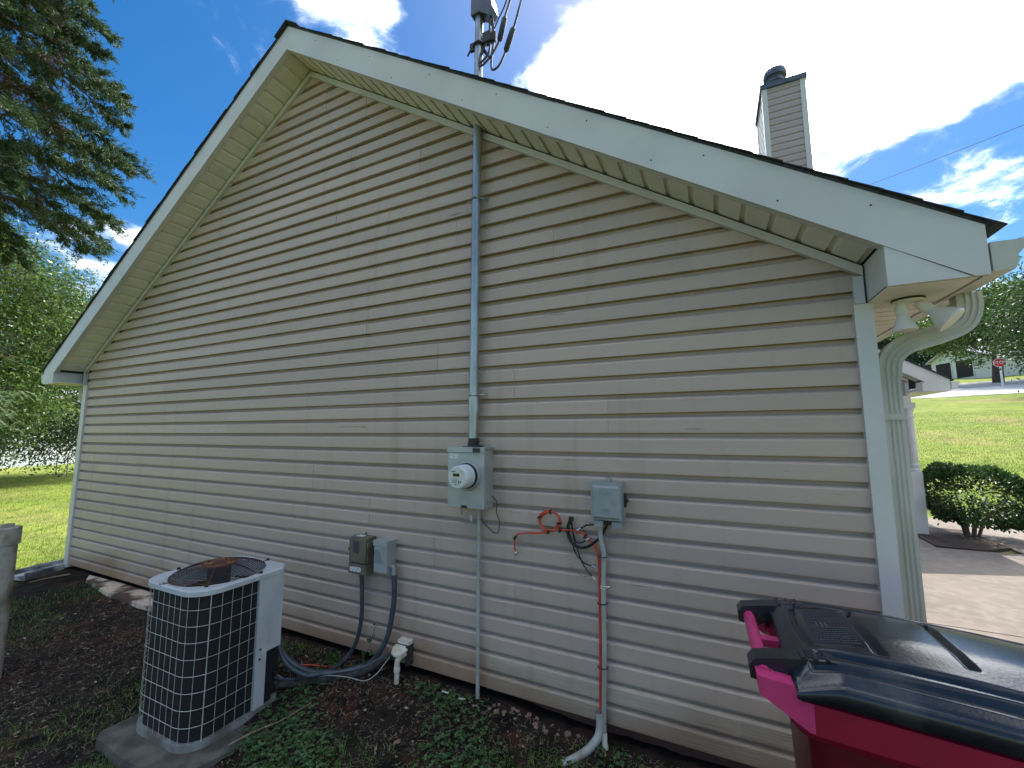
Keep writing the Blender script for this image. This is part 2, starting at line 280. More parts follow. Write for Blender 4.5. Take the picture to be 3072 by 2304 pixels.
def tube(bm, pts, r, seg=8, sm=0, cap=True, ridge=0):
    P = spline(pts, sm) if sm else [Vector(p) for p in pts]
    n = len(P); rs = r if isinstance(r, (list, tuple)) else [r]*n
    if len(rs) != n: rs = [rs[0]+(rs[-1]-rs[0])*i/(n-1) for i in range(n)]
    rings = []; ref = None
    for i in range(n):
        t = (P[min(i+1, n-1)]-P[max(i-1, 0)]); t = t.normalized() if t.length > 1e-9 else Vector((0, 0, 1))
        if ref is None: ref = t.orthogonal().normalized()
        else: ref = (ref - t*ref.dot(t)); ref = ref.normalized() if ref.length > 1e-6 else t.orthogonal().normalized()
        b = t.cross(ref); rr = rs[i]*(1+ridge*(i % 2))
        rings.append([bm.verts.new(P[i]+ref*(rr*math.cos(a))+b*(rr*math.sin(a))) for a in (2*math.pi*k/seg for k in range(seg))])
    for i in range(n-1):
        for k in range(seg): bm.faces.new((rings[i][k], rings[i][(k+1) % seg], rings[i+1][(k+1) % seg], rings[i+1][k]))
    if cap: bm.faces.new(rings[0][::-1]); bm.faces.new(rings[-1])
def lathe(bm, prof, seg=24, mtx=None):
    rings = []
    for r, z in prof:
        if r < 1e-5: rings.append([bm.verts.new((0, 0, z))])
        else: rings.append([bm.verts.new((r*math.cos(2*math.pi*k/seg), r*math.sin(2*math.pi*k/seg), z)) for k in range(seg)])
    for a, b in zip(rings, rings[1:]):
        for k in range(seg):
            k2 = (k+1) % seg
            q = [a[k % len(a)], a[k2 % len(a)], b[k2 % len(b)], b[k % len(b)]]
            q = [v for i, v in enumerate(q) if v not in q[:i]]
            if len(q) > 2: bm.faces.new(q)
    for rg in (rings[0], rings[-1]):
        if len(rg) > 2: bm.faces.new(rg)
    if mtx:
        for rg in rings:
            for v in rg: v.co = mtx @ v.co
def aim(p, d):   # matrix placing local +Z along d at p
    return Matrix.Translation(p) @ Vector(d).to_track_quat('Z', 'Y').to_matrix().to_4x4()
def mesh_np(name, V, F, m, parent=None, smooth=False):
    V = np.asarray(V, dtype=np.float32); F = np.asarray(F, dtype=np.int32); me = bpy.data.meshes.new(name)
    me.vertices.add(len(V)); me.vertices.foreach_set('co', V.ravel()); k = F.shape[1]
    me.loops.add(F.size); me.loops.foreach_set('vertex_index', F.ravel()); me.polygons.add(len(F))
    me.polygons.foreach_set('loop_start', np.arange(len(F), dtype=np.int32)*k); me.polygons.foreach_set('loop_total', np.full(len(F), k, dtype=np.int32))
    me.update(calc_edges=True); me.validate()
    return link(name, me, m, parent, smooth)
def unit(a): return a/np.maximum(np.linalg.norm(a, axis=1, keepdims=True), 1e-9)
def leaves(C, D, L, W, droop=0.0, fold=.15):
    """leaf-shaped quads: base C, direction D, length L, width W -> verts, quads"""
    n = len(C); D = unit(D); rnd = unit(rng.normal(size=(n, 3))); S = unit(np.cross(D, rnd)); Nn = np.cross(S, D)
    L = np.broadcast_to(L, (n,))[:, None]; W = np.broadcast_to(W, (n,))[:, None]
    V = np.stack([C, C+D*L*.45+S*W*.5+Nn*L*fold*.3, C+D*L-Nn*L*fold, C+D*L*.45-S*W*.5+Nn*L*fold*.3], 1).reshape(-1, 3)
    F = np.arange(n*4).reshape(-1, 4); return V, F
def sstep(x, a, b):
    t = np.clip((x-a)/(b-a), 0, 1); return t*t*(3-2*t)

# ------------------------------------------------------------------ terrain
def G(x, y):
    x = np.asarray(x, float); y = np.asarray(y, float)
    z = -0.055 - 0.13*np.clip(-y, 0, 1.1) - 0.03*np.clip(-y-1.1, 0, 4) - 0.05*sstep(x, 5.7, 6.6)*sstep(y, 1.5, -.5)
    z = z + .035*np.exp(-((x-4.8)**2/.16+(y+.25)**2/.05))
    z = z - .05*sstep(x, 7.5, 8.1)*sstep(y, -1.5, 0)
    q = (x-7.2)*.375+(y+2.5)*.927
    z = z + sstep(x, 3, 10)*(0.128*np.clip(q-12.3, 0, 66) + .18*np.exp(-((q-15.5)/2.2)**2))
    z = z + .02*np.sin(x*1.3+y*.7)*np.sin(y*1.1-x*.4)*sstep(np.hypot(x-5, y), 2.5, 8)
    z = z + .18*sstep(-x, 6, 40)
    return z
def terrain():
    xs = np.unique(np.concatenate([np.linspace(-400, -30, 24), np.linspace(-30, -2, 42), np.arange(-2, 9.01, .1), np.linspace(9.2, 40, 60), np.linspace(42, 400, 24)]))
    ys = np.unique(np.concatenate([np.linspace(-60, -4, 14), np.arange(-4, 1.01, .1), np.linspace(1.2, 20, 45), np.linspace(21, 90, 50), np.linspace(95, 600, 20)]))
    X, Y = np.meshgrid(xs, ys); Z = G(X, Y)
    near = (X > -1) & (X < 8) & (Y > -3.5) & (Y < .3)
    Z = Z + np.where(near, rng.normal(0, .006, X.shape), 0)
    nx, ny = len(xs), len(ys); i = np.arange(nx*ny).reshape(ny, nx)
    F = np.stack([i[:-1, :-1], i[:-1, 1:], i[1:, 1:], i[1:, :-1]], -1).reshape(-1, 4)
    o = mesh_np('ground', np.stack([X, Y, Z], -1).reshape(-1, 3), F, m_ground, smooth=True); kind(o, 'structure')
terrain()

def sheet(name, poly, m, lift, sub=14):
    """flat paving: polygon draped a little above the terrain, with a real edge"""
    bm = nb(); vs_ = [bm.verts.new((x, y, 0)) for x, y in poly]; bm.faces.new(vs_)
    for k in range(sub):
        x = min(p[0] for p in poly)+(k+1)/(sub+1)*(max(p[0] for p in poly)-min(p[0] for p in poly))
        bmesh.ops.bisect_plane(bm, geom=bm.verts[:]+bm.edges[:]+bm.faces[:], plane_co=(x, 0, 0), plane_no=(1, 0, 0))
        y = min(p[1] for p in poly)+(k+1)/(sub+1)*(max(p[1] for p in poly)-min(p[1] for p in poly))
        bmesh.ops.bisect_plane(bm, geom=bm.verts[:]+bm.edges[:]+bm.faces[:], plane_co=(0, y, 0), plane_no=(0, 1, 0))
    for v in bm.verts: v.co.z = float(G(v.co.x, v.co.y))+lift
    ex = bmesh.ops.extrude_face_region(bm, geom=bm.faces[:])
    for g in ex['geom']:
        if isinstance(g, bmesh.types.BMVert): g.co.z -= .25+lift
    return kind(obj(name, bm, m), 'structure')
# front walk, slabs with joints
WALK = [[(8.12, -1.2), (11.6, -1.2), (11.6, 2.6), (8.12, 2.6)], [(8.12, 2.615), (11.6, 2.615), (11.6, 5.9), (8.12, 5.9)], [(11.615, -1.2), (16, -1.2), (16, 5.9), (11.615, 5.9)],
        [(8.12, 5.915), (10.08, 5.915), (10.08, 9.4), (8.12, 9.4)], [(10.1, 7.5), (11.0, 7.35), (11.0, 8.6), (10.1, 8.5)], [(11.0, 5.915), (16, 5.915), (16, 9.7), (12.4, 9.2), (11.0, 8.6)]]
for i, p in enumerate(WALK): sheet('concrete_walk', p, m_conc, .03, 8)
bm = nb()
sheet('mulch_bed', [(10.09, 5.95), (10.6, 5.92), (10.98, 6.2), (10.98, 7.4), (10.09, 7.48)], m_mulch, .045, 10)
def pol(d, az): return (7.22+d*math.sin(R(az)), -2.51+d*math.cos(R(az)))
sheet('road', [pol(46, 10), pol(44.5, 20), pol(46, 26), pol(50, 34), pol(60, 40), pol(66, 36), pol(57, 27), pol(54.5, 20), pol(56, 10)], m_road, .03, 16)
sheet('side_road', [pol(55.5, 22.0), pol(56.5, 27), pol(63, 28.5), pol(64, 26), pol(63, 23), pol(60, 17), pol(56, 17)], m_road, .05, 8)

# ------------------------------------------------------------------ the house
P = 0.1143                                   # siding exposure
SL = 0.662                                   # roof slope
XC = 3.905                                   # ridge
OV = -0.273                                  # rake overhang (y)
XR, XL = 8.235, -0.455                       # fascia ends
def zf(x): return 5.055-SL*abs(x-XC)         # fascia bottom line
def ztrim(x): return 5.052-SL*abs(x-XC)      # rake trim outer line on the wall
house = thing('gable_house', 'beige vinyl sided house gable end with white rake trim and dark shingle roof', 'house')

def course_piece(z0, z1, xa, xb, out, m, parent, name='siding_course', face_y=0.0, cut=None):
    """one lapped course: flat face, cove above, butt below; ends follow the rake"""
    h = z1-z0; fy = face_y-out
    prof = [(.034, .004), (.0, .0), (-.0007, .008), (-.0002, .075), (.003, .080), (.026, .0955), (.034, .1143)]   # (depth in, height)
    def lim(x, z, side):
        if cut is None: return x
        lo, hi = cut(z); return max(x, lo) if side < 0 else min(x, hi)
    bm = nb(); A = []; B = []; wa = .0016*math.sin(xa*3.1+z0*9); wb = .0016*math.sin(xb*3.1+z0*9)
    for d, hh in prof:
        z = z0+min(hh, h); a = lim(xa, z, -1); b = lim(xb, z, 1)
        if b < a: a = b = (a+b)/2
        A.append(bm.verts.new((a, fy+d, z+wa))); B.append(bm.verts.new((b, fy+d, z+wb)))
    for i in range(len(prof)-1): bm.faces.new((A[i], B[i], B[i+1], A[i+1]))
    # thin return at the ends
    for E_, s in ((A, -1), (B, 1)):
        back = [bm.verts.new((v.co.x, face_y+.035, v.co.z)) for v in E_]
        for i in range(len(E_)-1): bm.faces.new((E_[i], E_[i+1], back[i+1], back[i]))
    return obj(name, bm, m, parent)
bm = nb()                                    # sheathing behind the courses
prism(bm, [(-.06, -.02), (7.92, -.02), (7.92, 2.40), (XC, 5.03), (-.06, 2.40)], 'y', .037, .15)
gw = obj('gable_wall', bm, m_siding, house)
def cut(z):
    hw = (ztrim(XC)-.045-z)/SL; return (XC-hw-.02, XC+hw+.02)
seams = {}
base_s = [7.249, 6.64, 6.022, 5.406, 4.797, 4.168, 3.575, 6.637, 6.025, 5.403, 4.70, 7.132, 6.31, 5.55, 4.9, 4.3, 5.2, 4.45, 3.8, 4.6, 4.1, 3.9]
for k in range(22):
    s = base_s[k]; L_ = {s}
    for j in (-2, -1, 1, 2): L_.add(s+j*3.66)
    if k == 6: L_ = {3.575, 7.254, -.1}
    seams[k] = sorted(v for v in L_ if .35 < v < 7.6)
k = 0
while k*P < 4.99:
    z0, z1 = k*P, (k+1)*P; pr = k//2
    xs = [-.02]+[x for x in seams.get(pr, [])]+[7.89]
    if pr == 0:
        xs = [-.02, 2.2, 5.849, 7.249, 7.89]
    lo, hi = cut(z0)
    for i in range(len(xs)-1):
        a, b = xs[i], xs[i+1]
        if b < lo+.03 or a > hi-.03: continue
        last = i == len(xs)-2
        gr = pr == 0 and i >= 2
        course_piece(z0, z1, a, b+(0 if last else .022), (.0030*(i % 2 if pr else 0) + (.004 if gr and i == 2 else .003 if gr else 0)), m_siding_g if gr else m_siding, gw, cut=cut)
    k += 1
# rake trim strips, corner posts
for s in (-1, 1):
    bm = nb(); xe = XC+s*(7.911-XC) if s > 0 else -.105
    def q(x, dz): return (x, ztrim(x)+dz)
    poly = [q(XC, 0), q(xe, 0), q(xe, -.047), q(XC, -.056)]
    if s < 0: poly = poly[::-1]
    prism(bm, poly, 'y', -.022, .012); obj('rake_trim', bm, m_white, house)
bm = nb(); box(bm, 7.872, 7.911, -.021, .012, 2.2175, 2.352); obj('rake_trim', bm, m_white, house)
bm = nb(); box(bm, -.106, -.07, -.021, .012, 2.2175, 2.36); obj('rake_trim', bm, m_white, house)
for xa, xb in ((7.866, 7.940), (-.092, .004)):
    bm = nb(); s = 1 if xa > 0 else -1
    if s > 0: box(bm, xa, xb, -.016, .03, -.03, 2.216); box(bm, xb-.02, xb+.002, .0305, .085, -.03, 2.216)
    else: box(bm, xa, xb, -.016, .03, -.03, 2.216); box(bm, xa-.002, xa+.02, .0305, .085, -.03, 2.216)
    obj('corner_trim', bm, m_white, house, bevel=.003)
# foundation
bm = nb(); box(bm, -.03, 7.88, .085, .3, -.6, -.012); box(bm, 7.6, 7.885, .301, 9.8, -.6, -.012); box(bm, -.03, .2, .301, 9.8, -.6, -.012); obj('foundation', bm, m_found, house)
# long walls (lapped siding as one mesh each, hardly seen)
for xw, s in ((7.918, 1), (-.07, -1)):
    bm = nb(); pr_ = [(xw-s*.05, -.02)]
    for kk in range(20): z = kk*P; pr_ += [(xw, z), (xw, z+.072), (xw-s*.0125, z+.100), (xw-s*.0125, z+.1142)]
    pr_ += [(xw-s*.05, 20*P)]
    prism(bm, pr_ if s > 0 else pr_[::-1], 'y', .0305, 9.8); obj('side_wall', bm, m_siding_f, house)
# fascia boards
def fascia_piece(xa, xb, y0, y1, name='rake_fascia'):
    bm = nb(); pts = [xa, xb]
    def zb(x): return max(zf(x), 2.219)
    lowx = [xa]
    poly = [(xa, zb(xa)), (xb, zb(xb)), (xb, zf(xb)+.232), (xa, zf(xa)+.232)]
    kink = XC+(5.055-2.219)/SL if xb > XC else XC-(5.055-2.219)/SL
    if xa < kink < xb: poly.insert(1, (kink, 2.219))
    prism(bm, poly, 'y', y0, y1); return obj(name, bm, m_white, house)
fascia_piece(XC+.0, 6.478, OV, OV+.016); fascia_piece(6.458, XR, OV-.003, OV+.014); fascia_piece(XL, XC, OV-.001, OV+.016)
for k in range(13):
    x = 4.3+k*.30+random.uniform(-.06, .06); z = zf(x)+(.05 if k % 2 else .17); bm = nb(); lathe(bm, [(.0045, 0), (.003, .0022), (0, .0022)], 8, aim((x, OV-.0005-(.003 if x > 6.458 else 0), z), (0, -1, 0))); obj('nail_head', bm, m_dark, house)
# lower lip under each fascia
for xa, xb in ((XC, 7.925), (-.19, XC)):
    bm = nb(); prism(bm, [(xa, zf(xa)-.001), (xb, zf(xb)-.001), (xb, zf(xb)+.004), (xa, zf(xa)+.004)], 'y', OV+.0165, OV+.045); obj('fascia_lip', bm, m_white, house)
# soffit panels under the rake
bm = nb()
prism(bm, [(XC, zf(XC)+.020), (7.915, zf(7.915)+.020), (7.915, zf(7.915)+.03), (XC, zf(XC)+.03), (-.15, zf(-.15)+.03), (-.15, zf(-.15)+.020)], 'y', OV+.017, .014)
rsof = obj('rake_soffit', bm, m_soffit, house)
n = 33
for s, xe in ((1, 7.915), (-1, -.15)):
    step = abs(xe-XC)/n
    for i in range(n):
        xa = XC+s*(i*step+.002); xb = XC+s*((i+1)*step-.020); bm = nb()
        pts = [(xa, zf(xa)+.020), (xa+s*.005, zf(xa+s*.005)+.006), (xb-s*.004, zf(xb-s*.004)+.006), (xb, zf(xb)+.020)]
        if s < 0: pts = pts[::-1]
        prism(bm, pts, 'y', OV+.017+.0005*(i % 3), -.0225); obj('soffit_panel', bm, m_soffit, rsof)
# boxed eave returns
def box_return(xi, xo):
    zt = zf(xi); s = 1 if xo > xi else -1
    bm = nb(); poly = [(xi, 2.2185), (xo-s*.008, 2.2185), (xi, zt)]
    prism(bm, poly if s > 0 else poly[::-1], 'y', OV+.0005, OV+.013)
    box(bm, min(xi, xi+s*.012), max(xi, xi+s*.012), OV+.0135, .0, 2.2185, zt+.015)
    obj('eave_return', bm, m_white, house)
box_return(7.921, 8.19); box_return(-.185, -.44)
# eave soffit, fascia, running back along both long sides
for s, xa, xb in ((1, 7.935, XR), (-1, -.08, XL)):
    lo, hi = min(xa, xb), max(xa, xb)
    bm = nb(); box(bm, lo, hi-.0 if s > 0 else hi, OV+.014, 9.8, 2.224, 2.232); es = obj('eave_soffit', bm, m_soffit, house)
    y = .0
    if s > 0:
        while y < 3.4:
            bm = nb(); box(bm, lo+.004, hi-.03, y, y+.098, 2.2165, 2.2235); obj('soffit_panel', bm, m_soffit, es); y += .11
        bm = nb(); box(bm, lo-.014, hi-.03, OV+.015, -.005, 2.2155, 2.2235); obj('soffit_panel', bm, m_soffit, es)
    bm = nb(); box(bm, xb-.016 if s > 0 else xb, xb if s > 0 else xb+.016, OV+.0165, 9.8, 2.2135, 2.395); obj('eave_fascia', bm, m_white, house)
    # K-style gutter
    g0 = XR+.012 if s > 0 else XL-.012
    prof = [(0, .0), (.062, .0), (.078, .035), (.074, .055), (.098, .085), (.100, .112), (.094, .116), (.092, .100), (.070, .060), (.074, .036), (.058, .006), (.006, .006), (.006, .118), (0, .118)]
    bm = nb(); prism(bm, [(g0+s*a, 2.232+b) for a, b in prof][::s], 'y', OV+.012, 4.9 if s > 0 else 9.6)
    capf = [(0, .0), (.062, .0), (.078, .035), (.074, .055), (.098, .085), (.100, .116), (0, .118)]
    gt = obj('gutter', bm, m_gutter, house)
    bm = nb(); prism(bm, [(g0+s*a, 2.232+b) for a, b in capf][::s], 'y', OV+.008, OV+.0115); obj('end_cap', bm, m_gutter, gt)
# roof deck and shingle courses
ct = 1/math.sqrt(1+SL*SL)
bm = nb(); Z0 = 5.055+.233
prism(bm, [(XC, Z0), (XR+.01, Z0-SL*(XR+.01-XC)), (XR+.01, Z0-SL*(XR+.01-XC)+.014), (XC, Z0+.014), (XL-.01, Z0-SL*(XC-XL+.01)+.014), (XL-.01, Z0-SL*(XC-XL+.01))], 'y', OV-.006, 9.8)
roof = obj('roof', bm, m_shingle, house)
for s, xe in ((1, XR+.045), (-1, XL-.045)):
    tot = abs(xe-XC); ns = 37; st = tot/ns
    for i in range(ns):
        xa, xb = i*st, (i+1)*st+.012          # lower edge sits on the next course
        def z(x, d): return Z0-SL*x+d
        bm = nb(); e = OV-.012-random.random()*.012
        poly = [(XC+s*xa, z(xa, .0145)), (XC+s*xb, z(xb, .0185)), (XC+s*xb, z(xb, .0240)), (XC+s*xa, z(xa, .018))]
        prism(bm, poly if s > 0 else poly[::-1], 'y', e, 9.8); obj('shingle_course', bm, m_shingle, roof)
for i in range(12):
    bm = nb(); y0 = OV-.03+i*.84; 
    prism(bm, [(XC-.15, Z0-SL*.15+.028+.002*(i % 2)), (XC, Z0+.030+.002*(i % 2)), (XC+.15, Z0-SL*.15+.028+.002*(i % 2)), (XC+.15, Z0-SL*.15+.036), (XC, Z0+.042+.002*(i % 2)), (XC-.15, Z0-SL*.15+.036)], 'y', y0, y0+.86); obj('ridge_cap', bm, m_shingle, roof)
# interior blocker so no light runs through the shell
bm = nb(); box(bm, .2, 7.6, .3, 9.7, -.3, 2.2); obj('light_blocker', bm, m_found, house)
bm = nb(); prism(bm, [(-.06, -.02), (7.92, -.02), (7.92, 2.40), (XC, 5.03), (-.06, 2.40)], 'y', 9.65, 9.8); obj('far_gable', bm, m_siding_f, house)

# downspouts
def rect_pipe(pts, a, b, ribs=True, side=Vector((0, 1, 0))):
    """rectangular ribbed pipe: path in the x/z plane, a = width across the path, b = depth along y"""
    bm = nb(); Pt = [Vector(p) for p in pts]; rings = []
    base = [(-.5, -.5), (-.32, -.5), (-.27, -.42), (-.20, -.42), (-.15, -.5), (-.09, -.5), (-.04, -.42), (.04, -.42), (.09, -.5), (.15, -.5), (.20, -.42), (.27, -.42), (.32, -.5), (.5, -.5), (.5, .5), (-.5, .5)]
    for i, p in enumerate(Pt):
        t = (Pt[min(i+1, len(Pt)-1)]-Pt[max(i-1, 0)]).normalized(); nx = side.cross(t).normalized()
        sw = 1.0
        rings.append([bm.verts.new(p+nx*(u*a)+side*(v*b)) for u, v in base])
    m = len(base)
    for i in range(len(rings)-1):
        for k in range(m): bm.faces.new((rings[i][k], rings[i][(k+1) % m], rings[i+1][(k+1) % m], rings[i+1][k]))
    bm.faces.new(rings[0]); bm.faces.new(rings[-1][::-1]); return bm
def elbow_pts(pts, n=6): return spline(pts, n)
ds = obj('downspout', rect_pipe([(7.998, .085, 1.87), (7.998, .085, .12), (8.0, .085, -.06)], .076, .055), m_gutter, house)
bm = rect_pipe(spline([(8.302, .085, 2.236), (8.302, .085, 2.17), (8.280, .085, 2.105), (8.225, .085, 2.068), (8.15, .085, 2.045), (8.07, .085, 2.015), (8.018, .085, 1.968), (8.0, .085, 1.915), (7.998, .085, 1.865)], 5), .090, .062)
obj('elbow', bm, m_gutter, ds)
for zz in (1.675, .45):
    bm = nb(); box(bm, 7.953, 8.043, .050, .115, zz-.014, zz+.014); obj('strap', bm, m_gutter, ds)
dl = obj('downspout', rect_pipe([(-.16, .10, 1.86), (-.16, .10, .20)], .07, .055), m_gutter, house)
obj('elbow', rect_pipe(spline([(-.40, .10, 2.235), (-.40, .10, 2.10), (-.34, .10, 2.03), (-.22, .10, 1.98), (-.165, .10, 1.93), (-.16, .10, 1.85)], 5), .085, .065), m_gutter, dl)
bm = nb(); box(bm, -.202, -.118, .065, .136, 1.30, 1.33); obj('strap', bm, m_gutter, dl)

# chimney chase
CX0, CX1, CY0, CY1, CZ = 8.235, 8.825, 5.05, 5.95, 7.28
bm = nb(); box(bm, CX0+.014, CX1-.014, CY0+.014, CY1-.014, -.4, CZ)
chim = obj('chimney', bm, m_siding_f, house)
zc = 2.0
pm = {}
while zc < CZ-.05:
    key = 'a'
    if not pm:
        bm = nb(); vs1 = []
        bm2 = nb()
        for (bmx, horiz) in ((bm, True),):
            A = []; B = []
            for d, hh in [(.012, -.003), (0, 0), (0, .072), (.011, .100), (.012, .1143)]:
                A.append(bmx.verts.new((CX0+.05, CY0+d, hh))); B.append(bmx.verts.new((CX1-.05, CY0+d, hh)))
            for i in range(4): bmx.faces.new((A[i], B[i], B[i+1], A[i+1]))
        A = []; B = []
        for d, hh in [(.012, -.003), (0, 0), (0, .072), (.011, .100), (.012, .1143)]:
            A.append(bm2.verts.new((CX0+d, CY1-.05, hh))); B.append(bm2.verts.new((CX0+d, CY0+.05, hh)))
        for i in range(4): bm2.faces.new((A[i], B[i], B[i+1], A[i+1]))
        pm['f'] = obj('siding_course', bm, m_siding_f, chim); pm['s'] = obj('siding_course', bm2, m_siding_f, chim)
        pm['f'].location.z = zc; pm['s'].location.z = zc
    else:
        for kk in 'fs':
            o = pm[kk].copy(); col.objects.link(o); o.parent = chim; o.location.z = zc
    zc += P
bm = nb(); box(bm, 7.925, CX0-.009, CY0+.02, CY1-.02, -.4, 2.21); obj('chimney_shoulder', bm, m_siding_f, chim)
for x, y in ((CX0, CY0), (CX1-.06, CY0), (CX0, CY1-.06), (CX1-.06, CY1-.06)):
    bm = nb(); box(bm, x-.008, x+.068, y-.008, y+.068, -.4, CZ-.004); obj('corner_trim', bm, m_white, chim)
bm = nb(); box(bm, CX0-.03, CX1+.03, CY0-.03, CY1+.03, CZ-.055, CZ+.025); obj('chase_cap', bm, m_flue, chim, bevel=.006)
bm = nb(); lathe(bm, [(.135, 0), (.135, .30), (.15, .305), (.15, .33), (.135, .335), (.135, .40), (.175, .41), (.18, .47), (.165, .50), (.165, .53), (.10, .55), (0, .55)], 24, Matrix.Translation((8.50, 5.52, CZ+.026))); fl = obj('flue_pipe', bm, m_flue, chim, smooth=True, ang=30)
bm = nb(); box(bm, -.035, .035, -.002, .002, -.035, .035, Matrix.Translation((8.53, 5.384, CZ+.13)) @ Matrix.Rotation(R(45), 4, 'Y')); obj('flue_sticker', bm, m_paper, fl)

# porch at the far right
PY = 6.5; PXR = 10.67; PXC = 8.75
def zp(x): return 2.249+SL*(10.62-abs(x-PXC)-PXC)
def pz(x): return 2.62-SL*(x-PXC)+(.0) if x >= PXC else 2.62-SL*(PXC-x)
pzc = 2.24+SL*(10.60-PXC)
def pf(x): return pzc-SL*abs(x-PXC)
bm = nb(); PXL = 2*PXC-PXR
prism(bm, [(PXC, pf(PXC)), (10.60, 2.24), (PXR, 2.24), (PXR, pf(PXR)+.225), (PXC, pf(PXC)+.225)], 'y', PY, PY+.016)
prism(bm, [(PXC, pf(PXC)), (PXC, pf(PXC)+.225), (PXL, pf(PXL)+.225), (PXL, 2.24), (PXL+.07, 2.24)], 'y', PY, PY+.016)
obj('porch_fascia', bm, m_postw, house)
bm = nb(); prism(bm, [(PXL-.04, pf(PXL)+.20), (PXC, pf(PXC)+.226), (PXR+.04, pf(PXR)+.20), (PXR+.04, pf(PXR)+.225), (PXC, pf(PXC)+.255), (PXL-.04, pf(PXL)+.225)], 'y', PY-.02, 9.8); obj('porch_roof', bm, m_shingle, house)
bm = nb(); box(bm, 10.335, 10.60, PY+.001, PY+.014, 2.2405, 2.39); box(bm, 10.335, 10.345, PY+.0145, PY+.25, 2.2405, 2.40)
box(bm, 10.2, PXR, PY+.016, 9.8, 2.235, 2.2395); obj('porch_eave_return', bm, m_postw, house)
bm = nb(); prism(bm, [(PXL+.4, 2.19), (10.20, 2.19), (10.20, 2.44), (PXC, pf(PXC)-.02), (PXL+.4, 2.44)], 'y', PY+.262, PY+.35); pg = obj('porch_gable', bm, m_siding_f, house)
kz = 2.19
while kz < 3.3:
    hw = min(10.19-PXC, (pf(PXC)-.03-kz-P)/SL)
    bm = nb(); prism(bm, [(PY+.252, kz), (PY+.252, kz+.075), (PY+.262, kz+.114), (PY+.262, kz)], 'x', PXC-hw, PXC+hw); obj('siding_course', bm, m_siding_f, pg); kz += P
bm = nb(); prism(bm, [(10.19, 2.42), (10.24, 2.42), (10.24, 2.19), (10.19, 2.19)][::-1], 'y', PY+.24, PY+.27); prism(bm, [(PXC, pf(PXC)-.01), (10.24, 2.47), (10.24, 2.42), (PXC, pf(PXC)-.06)], 'y', PY+.24, PY+.27); obj('porch_trim', bm, m_postw, house)
bm = nb(); prism(bm, [(PXC, pf(PXC)+.012), (10.335, pf(10.335)+.012), (10.335, pf(10.335)+.03), (PXC, pf(PXC)+.03), (PXL+.3, pf(PXL+.3)+.03), (PXL+.3, pf(PXL+.3)+.012)], 'y', PY+.017, PY+.2515); psf = obj('porch_rake_soffit', bm, m_soffit, house)
for i in range(13):
    xa = PXC+.02+i*.12; xb = xa+.10; bm = nb(); prism(bm, [(xa, pf(xa)), (xb, pf(xb)), (xb, pf(xb)+.0115), (xa, pf(xa)+.0115)], 'y', PY+.0175, PY+.239); obj('soffit_panel', bm, m_soffit, psf)
bm = nb(); box(bm, 8.0, 10.235, PY+.20, PY+.38, 2.075, 2.189); obj('porch_beam', bm, m_postw, house)
bm = nb(); prism(bm, [(0, 0), (.062, 0), (.078, .035), (.098, .085), (.100, .112), (0, .112)], 'y', PY-.01, 9.6)
for v in bm.verts: v.co.x += PXR+.01; v.co.z += 2.27
obj('porch_gutter', bm, m_postw, house)
bm = nb(); px_, py_ = 10.215, PY+.29
box(bm, px_-.075, px_+.075, py_-.075, py_+.075, -.12, .93)
pp = obj('porch_post', bm, m_postw, house, bevel=.006)
bm = nb(); lathe(bm, [(.068, .931), (.072, .96), (.058, .985), (.070, 1.02), (.070, 1.05), (.058, 1.07), (.063, 1.10), (.060, 1.75), (.056, 1.80), (.068, 1.82), (.068, 1.85), (.056, 1.87), (.056, 1.92), (.072, 1.95), (.072, 1.979)], 20, Matrix.Translation((px_, py_, 0))); obj('turned_shaft', bm, m_postw, pp, smooth=True, ang=35)

bm = nb(); box(bm, px_-.075, px_+.075, py_-.075, py_+.075, 1.98, 2.0745); obj('capital', bm, m_postw, pp, bevel=.006)

# ------------------------------------------------------------------ service mast
MX = 5.772
mast = thing('service_mast', 'galvanised steel electric mast running up the wall through the roof overhang', 'mast', (MX, -.05, 1.5))
def sub(o, t): # put a world-space mesh under an Empty that is moved
    o.matrix_parent_inverse = t.matrix_basis.inverted(); return o
def part(name, bm, m, t, **k): return sub(obj(name, bm, m, t, **k), t)
bm = nb(); tube(bm, [(MX-.008, -.052, 1.565), (MX, -.052, 3.0), (MX+.014, -.052, 4.745)], .0315, 20); part('mast_pipe', bm, m_galv, mast, smooth=True)
bm = nb(); tube(bm, [(MX-.006, -.052, 1.74), (MX-.006, -.052, 1.84)], .038, 20); part('coupling', bm, m_galv, mast, smooth=True)
for zz in (1.855, 3.262):
    bm = nb(); tube(bm, [(MX+.036*math.cos(a)+.0, -.052+.036*math.sin(a), zz) for a in np.linspace(0, 2*math.pi, 25)], .006, 6, cap=False); tube(bm, [(MX+.036, -.05, zz), (MX+.062, -.03, zz+.004), (MX+.07, -.004, zz+.004)], .006, 6); tube(bm, [(MX-.036, -.05, zz), (MX-.06, -.02, zz+.012), (MX-.10 if zz > 2 else MX-.062, -.004, zz+.03)], .004, 6); part('pipe_strap', bm, m_galv, mast, smooth=True)
bm = nb(); tube(bm, [(MX-.004, -.052, 1.502), (MX-.004, -.052, 1.512)], .075, 20); tube(bm, [(MX-.004, -.052, 1.512), (MX-.004, -.052, 1.545)], .041, 8); tube(bm, [(MX-.004, -.052, 1.545), (MX-.004, -.052, 1.565)], .036, 16); part('hub', bm, m_dark, mast)
bm = nb(); wx = MX+.014
prism(bm, [(wx-.045, 4.70), (wx+.03, 4.70), (wx+.10, 4.64), (wx+.135, 4.70), (wx+.12, 4.80), (wx+.03, 4.86), (wx-.045, 4.83)], 'y', -.10, -.005); part('weatherhead', bm, m_flue, mast, bevel=.012)
